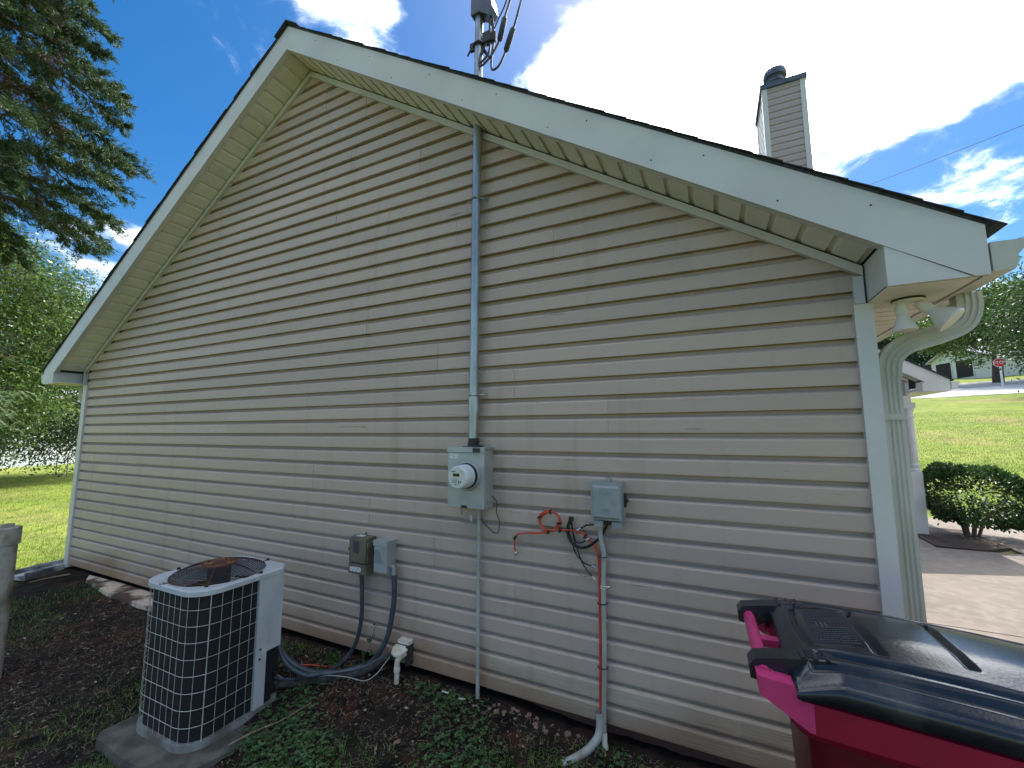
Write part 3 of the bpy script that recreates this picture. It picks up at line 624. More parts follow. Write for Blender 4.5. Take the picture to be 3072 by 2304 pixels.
bm = nb(); tube(bm, [(wx+.038*math.cos(a), -.052+.038*math.sin(a), 4.47) for a in np.linspace(0, 2*math.pi, 25)], .011, 6, cap=False); box(bm, wx-.075, wx-.03, -.062, -.04, 4.45, 4.51); tube(bm, [(wx-.055, -.05, 4.50), (wx-.10, -.05, 4.43)], .007, 6); box(bm, wx+.04, wx+.11, -.075, -.03, 4.46, 4.54); tube(bm, [(wx+.03, -.05, 4.44), (wx+.075, -.05, 4.36)], .012, 6); part('insulator_clamp', bm, m_dark, mast)
drop = thing('service_drop_cables', 'dark looping power cables with splice sleeves hanging from the mast head', 'cables', (wx, -.05, 4.6))
def wire(name, pts, r, m, t, sm=8, seg=6, ridge=0):
    bm = nb(); tube(bm, pts, r, seg, sm, ridge=ridge); return part(name, bm, m, t, smooth=True)
yw = -.06
wire('cable', [(wx+.10, yw, 4.66), (wx+.085, yw, 4.50), (wx+.02, yw-.01, 4.36), (wx+.03, yw-.02, 4.27), (wx+.11, yw-.02, 4.31), (wx+.19, yw-.02, 4.42), (wx+.22, yw-.02, 4.55), (wx+.33, yw-.05, 4.85), (wx+.62, yw-.4, 5.35), (wx+2.4, yw-3.0, 6.2)], .0085, m_cable_blue, drop)
wire('cable', [(wx+.115, yw, 4.66), (wx+.13, yw, 4.48), (wx+.115, yw-.01, 4.29), (wx+.13, yw-.02, 4.20), (wx+.19, yw-.02, 4.22), (wx+.26, yw-.02, 4.36), (wx+.34, yw-.03, 4.56), (wx+.42, yw-.05, 4.85), (wx+.70, yw-.4, 5.4), (wx+2.44, yw-3.0, 6.25)], .0085, m_cable_blue, drop)
wire('cable', [(wx+.09, yw+.01, 4.66), (wx+.12, yw, 4.55), (wx+.10, yw, 4.45), (wx+.08, yw, 4.36), (wx+.0, yw-.01, 4.30), (wx+.05, yw, 4.42), (wx+.10, yw, 4.56)], .008, m_cable_blue, drop)
wire('messenger_wire', [(wx+.10, -.05, 4.52), (wx+.16, -.06, 4.60), (wx+.28, -.10, 4.78), (wx+.60, -.4, 5.28), (wx+2.36, -3.0, 6.15)], .005, m_dark, drop)
for a, b in (((wx+.185, yw-.02, 4.405), (wx+.232, yw-.022, 4.575)), ((wx+.235, yw-.02, 4.30), (wx+.30, yw-.025, 4.455)), ((wx+.125, yw, 4.44), (wx+.128, yw, 4.52))):
    bm = nb(); a, b = Vector(a), Vector(b); tube(bm, [a+(b-a)*t for t in (0, .08, .5, .92, 1)], [.012, .020, .021, .020, .012], 10); part('splice_sleeve', bm, m_black, drop, smooth=True)

# ------------------------------------------------------------------ electric meter
MB = (5.617, 5.892, 1.118, 1.498); FY = -.125
met = thing('electric_meter_box', 'grey steel electric meter box with round meter on the siding', 'meter', (5.755, -.03, 1.118))
bm = nb(); box(bm, MB[0]+.003, MB[1]-.003, FY+.004, -.004, MB[2], MB[3]-.002); part('enclosure', bm, m_boxgrey, met, bevel=.004)
bm = nb()
box(bm, MB[0], MB[1], FY-.004, FY+.003, MB[2]+.004, MB[3]-.028); cov = part('cover', bm, m_boxgrey, met, bevel=.003)
bm = nb(); box(bm, MB[0]-.004, MB[1]+.004, FY-.012, .0, MB[3]-.001, MB[3]+.012); box(bm, MB[0]-.004, MB[1]+.004, FY-.012, FY-.0045, MB[3]-.022, MB[3]-.0012); part('top_cap', bm, m_boxgrey, met, bevel=.002)
bm = nb(); mc = Vector((5.768, FY-.004, 1.325))
lathe(bm, [(.094, 0), (.096, .006), (.092, .012), (.082, .013), (.082, .001)], 40, aim(mc, (0, -1, 0))); part('socket_ring', bm, m_boxgrey, met, smooth=True)
bm = nb(); lathe(bm, [(.081, .004), (.081, .012), (.078, .02), (.077, .030)], 40, aim(mc, (0, -1, 0))); part('gasket_band', bm, m_black, met, smooth=True)
bm = nb(); lathe(bm, [(.076, .014), (.075, .06), (.072, .110), (.069, .118), (.066, .121), (0, .121)], 40, aim(mc, (0, -1, 0))); mt = part('meter_cover', bm, m_glass, met, smooth=True, ang=50)
fy = FY-.004-.1215
bm = nb(); lathe(bm, [(.064, 0), (.064, .0012), (0, .0012)], 40, aim((mc.x, fy, mc.z), (0, -1, 0))); mf = obj('meter_face', bm, m_face, mt)
def flat(name, x0, x1, z0, z1, m, parent, y=fy-.0016, th=.001):
    bm = nb(); box(bm, x0, x1, y-th, y, z0, z1); o = obj(name, bm, m, parent)
    if parent is met: sub(o, met)
    return o
x0, zc_ = mc.x, mc.z
flat('display', x0-.030, x0+.016, zc_+.006, zc_+.025, m_lcd, mt)
bm = nb()
for a, b, c, d in [(-.044, -.014, .034, .039), (.022, .040, .034, .037), (-.040, .006, -.010, -.0085), (-.036, .0, -.022, -.019), (-.036, -.004, -.031, -.0275), (-.018, -.003, -.046, -.041), (.010, .016, -.040, -.018), (.0, .008, -.046, -.043), (.022, .03, -.03, -.022)]:
    box(bm, x0+a, x0+b, fy-.0024, fy-.0016, zc_+c, zc_+d)
o = obj('face_printing', bm, m_ink, mt)
flat('rating_label', MB[0]+.008, MB[0]+.080, 1.432, 1.464, m_paper, met, FY-.0045); 
bm = nb(); box(bm, 5.815, 5.862, FY-.022, FY-.0125, 1.476, 1.502); box(bm, 5.815, 5.862, FY-.022, -.09, 1.5105, 1.517); tube(bm, [(5.838, -.11, 1.517), (5.838, -.11, 1.535)], .006, 6); part('lock_bracket', bm, m_dark, met, bevel=.002)
wire('lock_wire', [(5.842, -.11, 1.527), (5.86, -.10, 1.538), (5.885, -.07, 1.528), (5.89, -.03, 1.512)], .002, m_wire, met)
bm = nb()
for rr in (.030, .021, .012): tube(bm, [(MB[1]-.0025, -.065+rr*math.cos(a), 1.175+rr*math.sin(a)) for a in np.linspace(0, 2*math.pi, 25)], .0022, 5, cap=False)
part('knockout_rings', bm, m_boxgrey, met, smooth=True)
bm = nb(); box(bm, 5.725, 5.765, FY-.007, FY-.0045, 1.118, 1.136); part('hasp', bm, m_dark, met)
wire('seal_wire', [(5.722, FY-.005, 1.122), (5.73, FY-.003, 1.10), (5.724, FY-.003, 1.085), (5.728, FY, 1.075)], .0016, m_dark, met)
bm = nb(); box(bm, 5.742, 5.758, -.052, -.048, 1.02, 1.058); part('seal_tag', bm, m_paper, met)
wire('bonding_wire', [(5.891, -.02, 1.188), (5.926, -.018, 1.151), (5.922, -.018, 1.09), (5.944, -.018, 1.031), (5.94, -.018, .978), (5.918, -.018, .954), (5.869, -.018, .979), (5.81, -.02, 1.034), (5.806, -.022, 1.06)], .0028, m_dark, met)
bm = nb(); tube(bm, [(5.797, -.028, 1.118), (5.797, -.03, .6), (5.800, -.034, -.12)], .0125, 14)
tag(obj('ground_conduit', bm, m_pvcg, None, smooth=True), 'thin grey pipe from the meter box bottom straight down to the soil', 'pipe')

# ------------------------------------------------------------------ communications box and its cables
nid = thing('cable_box', 'grey plastic utility box with hinged cover right of the electric meter', 'utility box', (6.655, -.02, 1.11))
bm = nb(); box(bm, 6.563, 6.748, -.062, -.003, 1.105, 1.318); part('box_body', bm, m_plgrey, nid, bevel=.008)
bm = nb()
for (x0_, x1_, z0_, z1_, y0_, y1_) in ((6.566, 6.745, 1.109, 1.314, -.0785, -.0625), (6.570, 6.741, 1.113, 1.308, -.088, -.0790)):
    box(bm, x0_, x1_, y0_, y1_, z0_, z1_)
cv = part('cover', bm, m_plgrey, nid, bevel=.004)
bm = nb(); A = [(6.576, 1.119), (6.735, 1.119), (6.735, 1.302), (6.576, 1.302)]; B = [(6.588, 1.131), (6.723, 1.131), (6.723, 1.290), (6.588, 1.290)]
va = [bm.verts.new((x, -.0885, z)) for x, z in A]; vb = [bm.verts.new((x, -.100, z)) for x, z in B]; bm.faces.new(vb)
for i in range(4): bm.faces.new((va[i], va[(i+1) % 4], vb[(i+1) % 4], vb[i]))
bm.faces.new(va[::-1]); part('raised_panel', bm, m_plgrey, nid)
bm = nb()
for i in range(4): box(bm, 6.638, 6.672, -.1025, -.1002, 1.150+i*.009, 1.1535+i*.009)
for i in range(3): box(bm, 6.690, 6.712, -.1022, -.1002, 1.205+i*.010, 1.208+i*.010)
box(bm, 6.635, 6.685, -.1022, -.1002, 1.262, 1.265); part('embossed_marks', bm, m_plgrey, nid)
for xa, xb in ((6.582, 6.632), (6.682, 6.738)):
    bm = nb(); box(bm, xa, xb, -.078, -.006, 1.070, 1.1045); part('cable_entry', bm, m_plgrey, nid, bevel=.004)
bm = nb(); box(bm, 6.633, 6.681, -.05, -.006, 1.080, 1.1045); part('entry_grommet', bm, m_black, nid)
bm = nb(); box(bm, 6.642, 6.668, -.012, -.003, 1.3185, 1.342); part('mounting_tab', bm, m_plgrey, nid)
bm = nb(); lathe(bm, [(.013, 0), (.013, .016), (.006, .016), (.006, .002)], 14, aim((6.762, -.045, 1.222), (0, -1, 0))); box(bm, 6.7485, 6.762, -.056, -.045, 1.185, 1.262); part('latch', bm, m_dark, nid)
bm = nb(); tube(bm, [(6.607, -.04, 1.070), (6.608, -.036, 1.0), (6.618, -.032, .935), (6.622, -.03, .90), (6.616, -.03, .767), (6.613, -.03, .659), (6.611, -.03, .393), (6.604, -.034, .141), (6.600, -.04, -.044), (6.604, -.045, -.13)], .0135, 14, 6)
cnd = thing('cable_conduit', 'pale grey plastic conduit running from the utility box down into the ground', 'pipe', (6.61, -.03, 0)); part('pipe', bm, m_pvcg, cnd, smooth=True)
bm = nb(); tube(bm, [(6.60, -.04, -.03), (6.602, -.043, -.075), (6.612, -.05, -.13)], .0165, 12); part('dirty_end', bm, m_pvcw, cnd, smooth=True)
for zz in (.73,):
    bm = nb()
    for dz in (-.006, .006): tube(bm, [(6.615+.0155*math.cos(a), -.03+.0155*math.sin(a), zz+dz) for a in np.linspace(0, 2*math.pi, 17)], .0025, 5, cap=False)
    tube(bm, [(6.630, -.03, zz), (6.645, -.012, zz)], .005, 6); part('clamp', bm, m_pvcw, cnd, smooth=True)
for zz, xx in ((.895, 6.617), (.64, 6.612), (.30, 6.605), (.02, 6.598)):
    bm = nb(); tube(bm, [(xx-.005+.027*math.cos(a), -.03+.019*math.sin(a), zz+.002*math.cos(a)) for a in np.linspace(0, 2*math.pi, 19)], .003, 5, cap=False); part('zip_tie', bm, m_black, cnd, smooth=True)
swp = thing('conduit_sweep', 'short curved pale pipe elbow leaving the soil beside the grey conduit', 'pipe', (6.57, -.05, -.1))
bm = nb(); tube(bm, [(6.581, -.046, .075), (6.581, -.05, .0), (6.570, -.065, -.05), (6.535, -.10, -.09), (6.485, -.15, -.115), (6.42, -.21, -.135)], .0215, 16, 6, cap=False); tube(bm, [(6.581, -.046, .0745), (6.581, -.05, .0), (6.570, -.065, -.05)], .0185, 16, 6, cap=False); part('pipe', bm, m_pvcg, swp, smooth=True)
orc = thing('orange_cable', 'orange cable coiled in a loop on the siding and tied down the grey conduit', 'cable', (6.3, -.02, 1.0))
po = [(6.061, .853), (6.053, .90), (6.06, .945), (6.085, .968), (6.168, .983), (6.256, .997), (6.327, 1.022), (6.358, 1.06), (6.347, 1.102), (6.297, 1.123), (6.245, 1.10), (6.227, 1.063), (6.241, 1.028), (6.272, 1.013), (6.357, 1.021), (6.441, 1.025), (6.499, 1.014), (6.549, .974), (6.583, .931), (6.594, .892), (6.596, .799), (6.594, .628), (6.591, .385), (6.583, .068), (6.580, -.02)]
wire('cable', [(x, -.022-.004*(i > 5)-.006*(8 < i < 15), z) for i, (x, z) in enumerate(po)], .0048, m_orange, orc)
wire('cable', [(x+(.004 if i < 9 else -.007), -.024, z+(-.004 if i < 16 else .008 if i < 18 else 0)) for i, (x, z) in enumerate(po[4:])], .0048, m_orange, orc)
wire('cable', [(x-.004, -.030, z+.007) for i, (x, z) in enumerate(po[6:14])], .0048, m_orange, orc)
bm = nb(); tube(bm, [(6.061, -.022, .858), (6.063, -.022, .836)], .006, 8); part('plug', bm, m_steel, orc, smooth=True)
for (x, z, an) in ((6.300, 1.121, 0), (6.229, 1.085, 1.2), (6.355, 1.058, 1.6), (6.285, 1.002, .3), (6.36, 1.018, 0.2), (6.06, .945, .5), (6.513, .998, .6)):
    bm = nb(); box(bm, -.005, .005, -.012, .012, -.013, .013, Matrix.Translation((x, -.027, z)) @ Matrix.Rotation(an, 4, 'Y')); part('cable_tie', bm, m_black, orc, bevel=.003)
bkc = thing('black_cables', 'bundle of black coax cables hooked on the siding beside the utility box', 'cables', (6.45, -.02, .95))
for pts in ([(6.427, 1.087), (6.41, 1.05), (6.411, 1.001), (6.436, .955), (6.483, .936), (6.529, .946), (6.575, .979), (6.611, 1.017), (6.621, 1.043), (6.655, 1.082)],
            [(6.429, 1.087), (6.416, 1.02), (6.436, .955), (6.449, .904), (6.481, .865), (6.513, .843), (6.553, .835)],
            [(6.424, 1.082), (6.433, 1.043), (6.446, .974), (6.464, .923), (6.49, .853), (6.517, .814), (6.552, .778)],
            [(6.432, 1.083), (6.442, 1.009), (6.46, .962), (6.488, .959), (6.52, .977)],
            [(6.420, 1.087), (6.404, 1.04), (6.405, .995), (6.428, .95), (6.478, .927), (6.53, .938), (6.58, .975), (6.615, 1.01), (6.650, 1.08)],
            [(6.59, 1.072), (6.559, 1.068), (6.522, 1.06), (6.485, 1.039)]):
    wire('cable', [(x, -.026-.004*random.random(), z) for x, z in pts], .0042, m_black, bkc)
for (x, z, d) in ((6.553, .835, (1, 0, -.2)), (6.553, .777, (.7, 0, -.7)), (6.485, 1.039, (-.8, 0, -.5)), (6.521, .978, (.8, 0, .5)), (6.535, 1.073, (-1, 0, -.1))):
    bm = nb(); d = Vector(d).normalized(); p = Vector((x, -.028, z)); tube(bm, [p-d*.004, p+d*.012, p+d*.013, p+d*.022], [.0058, .0058, .0068, .0068], 8); part('connector', bm, m_steel, bkc, smooth=True)
bm = nb(); box(bm, 6.416, 6.440, -.034, -.012, 1.078, 1.100); part('hook', bm, m_black, bkc, bevel=.004)
wire('thin_copper_wire', [(6.41, -.022, .834), (6.443, -.03, .804), (6.479, -.03, .779), (6.507, -.03, .772), (6.545, -.03, .786)], .0015, m_copper, bkc)
wire('thin_copper_wire', [(6.591, -.03, .908), (6.577, -.03, .872), (6.569, -.03, .842), (6.557, -.03, .823), (6.548, -.03, .805)], .0013, m_copper, bkc)

# ------------------------------------------------------------------ timer and disconnect boxes, whips
tm = thing('timer_box', 'tan weathered plastic surge protector box with dark label, left of the grey disconnect', 'utility box', (4.83, -.03, .57))
bm = nb(); box(bm, 4.728, 4.900, -.085, -.004, .648, .832); part('box_body', bm, m_tan, tm, bevel=.008)
bm = nb(); box(bm, 4.732, 4.892, -.100, -.0855, .655, .826); part('door', bm, m_tan, tm, bevel=.006)
bm = nb(); box(bm, 4.752, 4.872, -.1015, -.1002, .668, .812); part('door_panel', bm, m_tan, tm)
bm = nb(); box(bm, 4.775, 4.828, -.1035, -.1018, .722, .805); part('dark_label', bm, m_ink, tm)
bm = nb(); box(bm, 4.728, 4.900, -.097, -.004, .573, .645); part('lower_box', bm, m_tan, tm, bevel=.008)
bm = nb(); box(bm, 4.742, 4.850, -.0995, -.0975, .588, .622); part('white_label', bm, m_paper, tm)
for a_ in ((4.9005, 4.912, -.098, -.02, .67, .70), (4.9005, 4.912, -.098, -.02, .77, .80), (4.722, 4.731, -.1035, -.092, .735, .755)):
    bm = nb(); box(bm, *a_); part('latch', bm, m_tan, tm, bevel=.002)
bm = nb(); box(bm, 4.765, 4.83, -.07, -.03, .8325, .836); part('top_label', bm, m_paper, tm)
bm = nb(); tube(bm, [(4.80, -.01, .832), (4.80, -.008, .85)], .008, 8); part('mount_ear', bm, m_tan, tm)
wl = wire('whip', [(4.815, -.055, .575), (4.828, -.055, .45), (4.832, -.055, .27), (4.808, -.058, .129), (4.765, -.065, .028), (4.734, -.08, -.019), (4.742, -.14, -.032), (4.749, -.22, -.033), (4.745, -.30, -.020), (4.70, -.38, -.008), (4.638, -.42, .021), (4.574, -.45, .068), (4.528, -.46, .122), (4.489, -.46, .183), (4.480, -.46, .24)], .0145, m_hose, tm, sm=22, seg=10, ridge=.07); wl.name = 'flexible_conduit'
dc = thing('disconnect_box', 'light grey steel disconnect box with sloped lid and hose beside the tan box', 'utility box', (5.04, -.03, .6))
bm = nb(); box(bm, 4.972, 5.092, -.098, -.004, .612, .822); part('box_body', bm, m_boxgrey, dc, bevel=.003)
bm = nb(); box(bm, 4.967, 5.097, -.105, .0, .8225, .832); box(bm, 4.967, 5.097, -.105, -.0985, .795, .8222); box(bm, 5.0925, 5.097, -.0982, .0, .795, .8222); part('lid', bm, m_boxgrey, dc)
bm = nb(); A = [(4.985, .672), (5.058, .672), (5.058, .790), (4.985, .790)]; B = [(4.992, .772), (5.040, .772), (5.040, .786), (4.992, .786)]
va = [bm.verts.new((x, -.0985, z)) for x, z in A]; vb = [bm.verts.new((x, -.122, z)) for x, z in B]; bm.faces.new(vb); bm.faces.new(va[::-1])
for i in range(4): bm.faces.new((va[i], va[(i+1) % 4], vb[(i+1) % 4], vb[i]))
part('pull_cover', bm, m_boxgrey, dc)
bm = nb(); tube(bm, [(5.012, -.09, .610), (5.022, -.094, .603), (5.032, -.09, .610)], .003, 6); part('seal_loop', bm, m_steel, dc)
bm = nb(); tube(bm, [(5.086, -.055, .655), (5.110, -.055, .653), (5.121, -.055, .638), (5.122, -.055, .612)], .0155, 12, 5); tube(bm, [(5.122, -.055, .622), (5.122, -.055, .600)], .020, 8); part('elbow_fitting', bm, m_plgrey, dc, smooth=True)
wire('flexible_conduit', [(5.122, -.055, .605), (5.128, -.055, .545), (5.130, -.055, .434), (5.116, -.058, .321), (5.088, -.065, .183), (5.03, -.09, .067), (4.974, -.12, .004), (4.868, -.2, -.026), (4.805, -.26, -.026), (4.734, -.31, -.020), (4.662, -.36, .002), (4.589, -.41, .053), (4.536, -.44, .106), (4.498, -.45, .159), (4.476, -.455, .225)], .0185, m_hose, dc, sm=10, seg=12)
# line set with foam, thermostat wire, condensate drain under a small hood
ls = thing('refrigerant_line', 'black foam wrapped refrigerant line running from the wall hood to the condenser', 'pipe', (4.9, -.1, -.05))
wire('foam_sleeve', [(5.20, .0, .085), (5.12, -.05, .06), (5.058, -.10, .024), (4.994, -.15, -.016), (4.931, -.2, -.034), (4.806, -.27, -.048), (4.674, -.35, -.060), (4.577, -.43, -.062), (4.50, -.50, -.055)], .024, m_foam, ls, sm=8, seg=10, ridge=.05)
wire('copper_line', [(5.19, .0, .10), (5.11, -.05, .078), (5.05, -.095, .045), (4.985, -.15, .006), (4.92, -.21, -.006), (4.80, -.285, -.018), (4.67, -.37, -.03), (4.56, -.45, -.03), (4.49, -.50, .0)], .0085, m_hose, ls)
wire('thermostat_wire', [(5.15, -.04, .085), (5.124, -.06, .069), (5.119, -.12, .038), (5.116, -.18, .010), (5.072, -.22, -.027), (5.03, -.25, -.026), (4.941, -.27, -.018), (4.787, -.3, -.027), (4.666, -.36, -.044), (4.543, -.42, -.048), (4.49, -.49, .02)], .0032, m_wire, ls)
bm = nb(); tube(bm, [(4.471, -.3, -.03), (4.524, -.27, -.032), (4.584, -.24, -.034), (4.726, -.2, -.040), (4.827, -.16, -.066)], .0055, 8, 6); tag(obj('orange_wire', bm, m_orange, None, smooth=True), 'short length of orange wire lying on the soil behind the hoses', 'wire')
hd = thing('condensate_drain', 'white pvc drain elbow under a small hood at the bottom of the siding', 'drain pipe', (5.2, -.05, 0))
bm = nb(); box(bm, 5.165, 5.262, -.045, -.002, .148, .172); part('hood_top', bm, m_pvcw, hd, bevel=.004)
bm = nb(); prism(bm, [(5.150, -.046), (5.262, -.046), (5.262, -.075), (5.245, -.115), (5.205, -.128), (5.165, -.112), (5.150, -.08)], 'z', .128, .140)
for v in bm.verts: v.co.z += .35*(v.co.y+.046)
part('hood_tongue', bm, m_pvcw, hd, bevel=.003)
bm = nb(); box(bm, 5.245, 5.266, -.06, -.003, .02, .147); part('hood_side', bm, m_foam, hd)
bm = nb(); tube(bm, [(5.248, -.02, .098), (5.236, -.07, .096), (5.226, -.10, .088), (5.222, -.112, .070), (5.221, -.115, .045), (5.221, -.115, .01)], [.0185]*13+[.0185]*18, 14, 6); tube(bm, [(5.221, -.115, .035), (5.221, -.115, .008)], .021, 14); part('elbow', bm, m_pvcw, hd, smooth=True)
bm = nb(); tube(bm, [(5.221, -.115, .02), (5.222, -.115, -.085)], .0165, 14); part('drop_pipe', bm, m_pvcw, hd, smooth=True)

# ------------------------------------------------------------------ condenser and pad
ax0, ax1, ay0, ay1, az0, az1 = 3.965, 4.565, -1.035, -.455, -.122, .705
pad = nb(); prism(pad, [(3.87, -1.10), (3.91, -1.16), (4.25, -1.175), (4.60, -1.15), (4.66, -1.08), (4.74, -.80), (4.83, -.62), (4.80, -.45), (4.4, -.41), (3.96, -.40), (3.90, -.44)], 'z', -.32, -.146)
for v in pad.verts: v.co.x += random.uniform(-.012, .012); v.co.y += random.uniform(-.012, .012)
po_ = obj('concrete_pad', pad, m_conc_pad, None, bevel=.022); tag(po_, 'mossy grey concrete pad under the air conditioner', 'concrete pad')
ac = thing('air_conditioner', 'outdoor air conditioner unit with rusty fan guard and white wire grille', 'air conditioner', (4.26, -.74, -.14))
def rr_outline(x0, x1, y0, y1, r, cham, n=8, off=0.0):
    """plan outline: round corners except the service corner (x1,y1), which is cut off"""
    x0 -= off; x1 += off; y0 -= off; y1 += off; r += off; pts = []
    for cx_, cy2, a0 in ((x1-r, y0+r, -90),):
        pass
    def arc(cx_, cy2, a0): 
        for k in range(n+1): a = R(a0+90*k/n); pts.append((cx_+r*math.cos(a), cy2+r*math.sin(a)))
    arc(x0+r, y0+r, 180); arc(x1-r, y0+r, 270)
    pts.append((x1, y1-cham)); pts.append((x1-cham*1.2, y1)); arc(x0+r, y1-r, 90); return pts
out0 = rr_outline(ax0, ax1, ay0, ay1, .14, .07)
bm = nb(); prism(bm, rr_outline(ax0, ax1, ay0, ay1, .14, .07, off=.006), 'z', az0-.022, az0+.016); part('base_pan', bm, mat('pan_dirty_grey', (.27, .275, .27), .6, var=(.15, .14, .12), vscale=8), ac)
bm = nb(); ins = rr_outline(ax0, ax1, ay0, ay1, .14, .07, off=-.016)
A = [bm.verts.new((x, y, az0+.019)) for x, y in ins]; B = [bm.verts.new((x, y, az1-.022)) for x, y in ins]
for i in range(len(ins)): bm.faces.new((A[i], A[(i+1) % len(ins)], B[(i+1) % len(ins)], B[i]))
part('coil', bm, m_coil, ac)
# wire grille: verticals and horizontals on the open sides
path = [Vector((x, y, 0)) for x, y in out0]
iend = len(out0)  # walk: start near service panel on right face, go round front, left, back
right_stop = -.665
poly = []
seq = out0[9:18][::-1]   # front-right arc reversed
loop = [(ax1, right_stop)]+seq+out0[0:9][::-1]+out0[-9:][::-1]+[(4.40, ay1)]
loop = [Vector((x, y, 0)) for x, y in loop]
cum = [0]
for a, b in zip(loop, loop[1:]): cum.append(cum[-1]+(b-a).length)
def at(s):
    for i in range(len(cum)-1):
        if s <= cum[i+1]+1e-9:
            t = (s-cum[i])/max(1e-9, cum[i+1]-cum[i]); return loop[i].lerp(loop[i+1], t)
    return loop[-1]
bm = nb(); tube(bm, [at(.004)+Vector((0, 0, az0+.02)), at(.004)+Vector((0, 0, az1-.025))], .002, 5); gr = part('wire_grille', bm, m_grid, ac)
s = .055; step = .0585; cnt = 0
while s < cum[-1]:
    p = at(s); bm = nb(); thick = .0030 if cnt == 4 else .0014
    tube(bm, [p+Vector((0, 0, az0+.012)), p+Vector((0, 0, az1-.020))], thick, 5, cap=False); o = obj('grille_wire', bm, m_grid, gr); s += step; cnt += 1
for k in range(1, 9):
    z = az0+.012+k*(az1-az0-.03)/9; bm = nb(); tube(bm, [at(s_)+Vector((0, 0, z)) for s_ in np.linspace(0, cum[-1], 80)], .0016, 5, cap=False); o = obj('grille_wire', bm, m_grid, gr)
# service panel and corner post
bm = nb(); prism(bm, [(ax1+.004, -.672), (ax1+.004, -.505), (ax1-.050, ay1-.012), (ax1-.16, ay1-.006), (ax1-.16, -.60), (ax1-.02, -.672)], 'z', .215, az1-.021); part('service_panel', bm, m_acpaint, ac, bevel=.003)
bm = nb(); prism(bm, [(ax1+.003, -.671), (ax1+.003, -.600), (ax1-.05, -.590), (ax1-.07, -.60), (ax1-.02, -.671)], 'z', az0+.0185, .2145); part('corner_post', bm, m_acpaint, ac, bevel=.002)
bm = nb(); box(bm, ax1-.15, ax1-.055, -.588, ay1-.02, az0+.0185, .21); part('valve_recess', bm, m_dark, ac)
bm = nb(); tube(bm, [(ax1-.055, -.54, -.04), (ax1-.01, -.53, -.04)], .013, 8); tube(bm, [(ax1-.055, -.51, .03), (ax1-.015, -.50, .03)], .009, 8); tube(bm, [(ax1-.02, -.53, -.06), (ax1-.02, -.53, -.01)], .009, 8); part('valves', bm, m_dark, ac)
for z, y in ((.245, -.645), (.185, -.645), (-.02, -.56)):
    bm = nb(); tube(bm, [(ax1+.0035, y, z), (ax1+.009, y, z)], .006, 8); part('screw', bm, m_dark, ac)
# top cover with the fan opening
bm = nb(); oc = rr_outline(ax0, ax1, ay0, ay1, .14, .07, off=.010); cxm, cym = (ax0+ax1)/2-.005, (ay0+ay1)/2; FR = .262; FRX = FR
ang = sorted(set(math.atan2(y-cym, x-cxm) for x, y in oc))
def outer_pt(a):
    d = Vector((math.cos(a), math.sin(a))); best = None
    for i in range(len(oc)):
        p, q = Vector(oc[i])-Vector((cxm, cym)), Vector(oc[(i+1) % len(oc)])-Vector((cxm, cym)); e = q-p; den_ = d.x*e.y-d.y*e.x
        if abs(den_) < 1e-9: continue
        t = (p.x*e.y-p.y*e.x)/den_; u = (p.x*d.y-p.y*d.x)/den_
        if t > 0 and -1e-6 <= u <= 1+1e-6: best = t if best is None else min(best, t)
    return Vector((cxm, cym))+d*best
angs = sorted(set([round(a, 5) for a in ang]+[round(a, 5) for a in np.linspace(-math.pi, math.pi, 64)[:-1]]))
rings = []
for a in angs:
    o_ = outer_pt(a); d = Vector((math.cos(a), math.sin(a))); c0 = Vector((cxm, cym))
    o2 = c0+(o_-c0)*.975
    pts = [(o_, az1-.030), (o_, az1-.004), (o2, az1), (c0+d*(FR+.014), az1-.001), (c0+d*FR, az1-.006), (c0+d*(FR-.004), az1-.05), (c0+d*(FR-.01), az1-.11)]
    rings.append([bm.verts.new((p.x, p.y, z)) for p, z in pts])
for i in range(len(rings)):
    a, b = rings[i], rings[(i+1) % len(rings)]
    for k in range(len(a)-1): bm.faces.new((a[k], b[k], b[k+1], a[k+1]))
part('top_cover', bm, m_acpaint, ac, smooth=True, ang=25)
# fan guard: domed wire rings, spokes, rusty motor plate
bm = nb(); tube(bm, [(cxm+(FR-.002)*math.cos(a), cym+(FR-.002)*math.sin(a), az1+.003) for a in np.linspace(0, 2*math.pi, 60)], .003, 5, cap=False); fg = part('fan_guard', bm, m_guard, ac, smooth=True)
def gz(r): return az1+.004+.058*(1-(r/FR)**2.4)
def sub2(o): return o
for k in range(13):
    r = .098+k*.0128; bm = nb(); tube(bm, [(cxm+r*math.cos(a), cym+r*math.sin(a), gz(r)) for a in np.linspace(0, 2*math.pi, 49)], .0024, 5, cap=False); sub2(obj('guard_ring', bm, m_rust if k < 2 else m_guard, fg, smooth=True))
for k in range(6):
    a = R(18+60*k); d = Vector((math.cos(a), math.sin(a), 0)); bm = nb(); tube(bm, [Vector((cxm, cym, 0))+d*r+Vector((0, 0, gz(min(r, FR))-.003)) for r in (.07, .12, .17, .21, .245, FR+.004, FR+.034)], .0032, 5); sub2(obj('guard_spoke', bm, m_rust if k in (4, 5) else m_guard, fg, smooth=True))
    bm = nb(); p = Vector((cxm, cym, az1+.004))+d*(FR+.036); lathe(bm, [(.011, -.004), (.011, .006), (.006, .009), (0, .009)], 10, Matrix.Translation(p)); sub2(obj('guard_clip', bm, m_steel if k == 4 else m_dark, fg))
bm = nb(); lathe(bm, [(.098, gz(.098)-.006), (.092, gz(.09)+.002), (.075, gz(.06)-.001), (.03, gz(0)+.000), (0, gz(0)+.001)], 30, Matrix.Translation((cxm, cym, 0))); mp_ = part('motor_plate', bm, m_rust, ac, smooth=True)
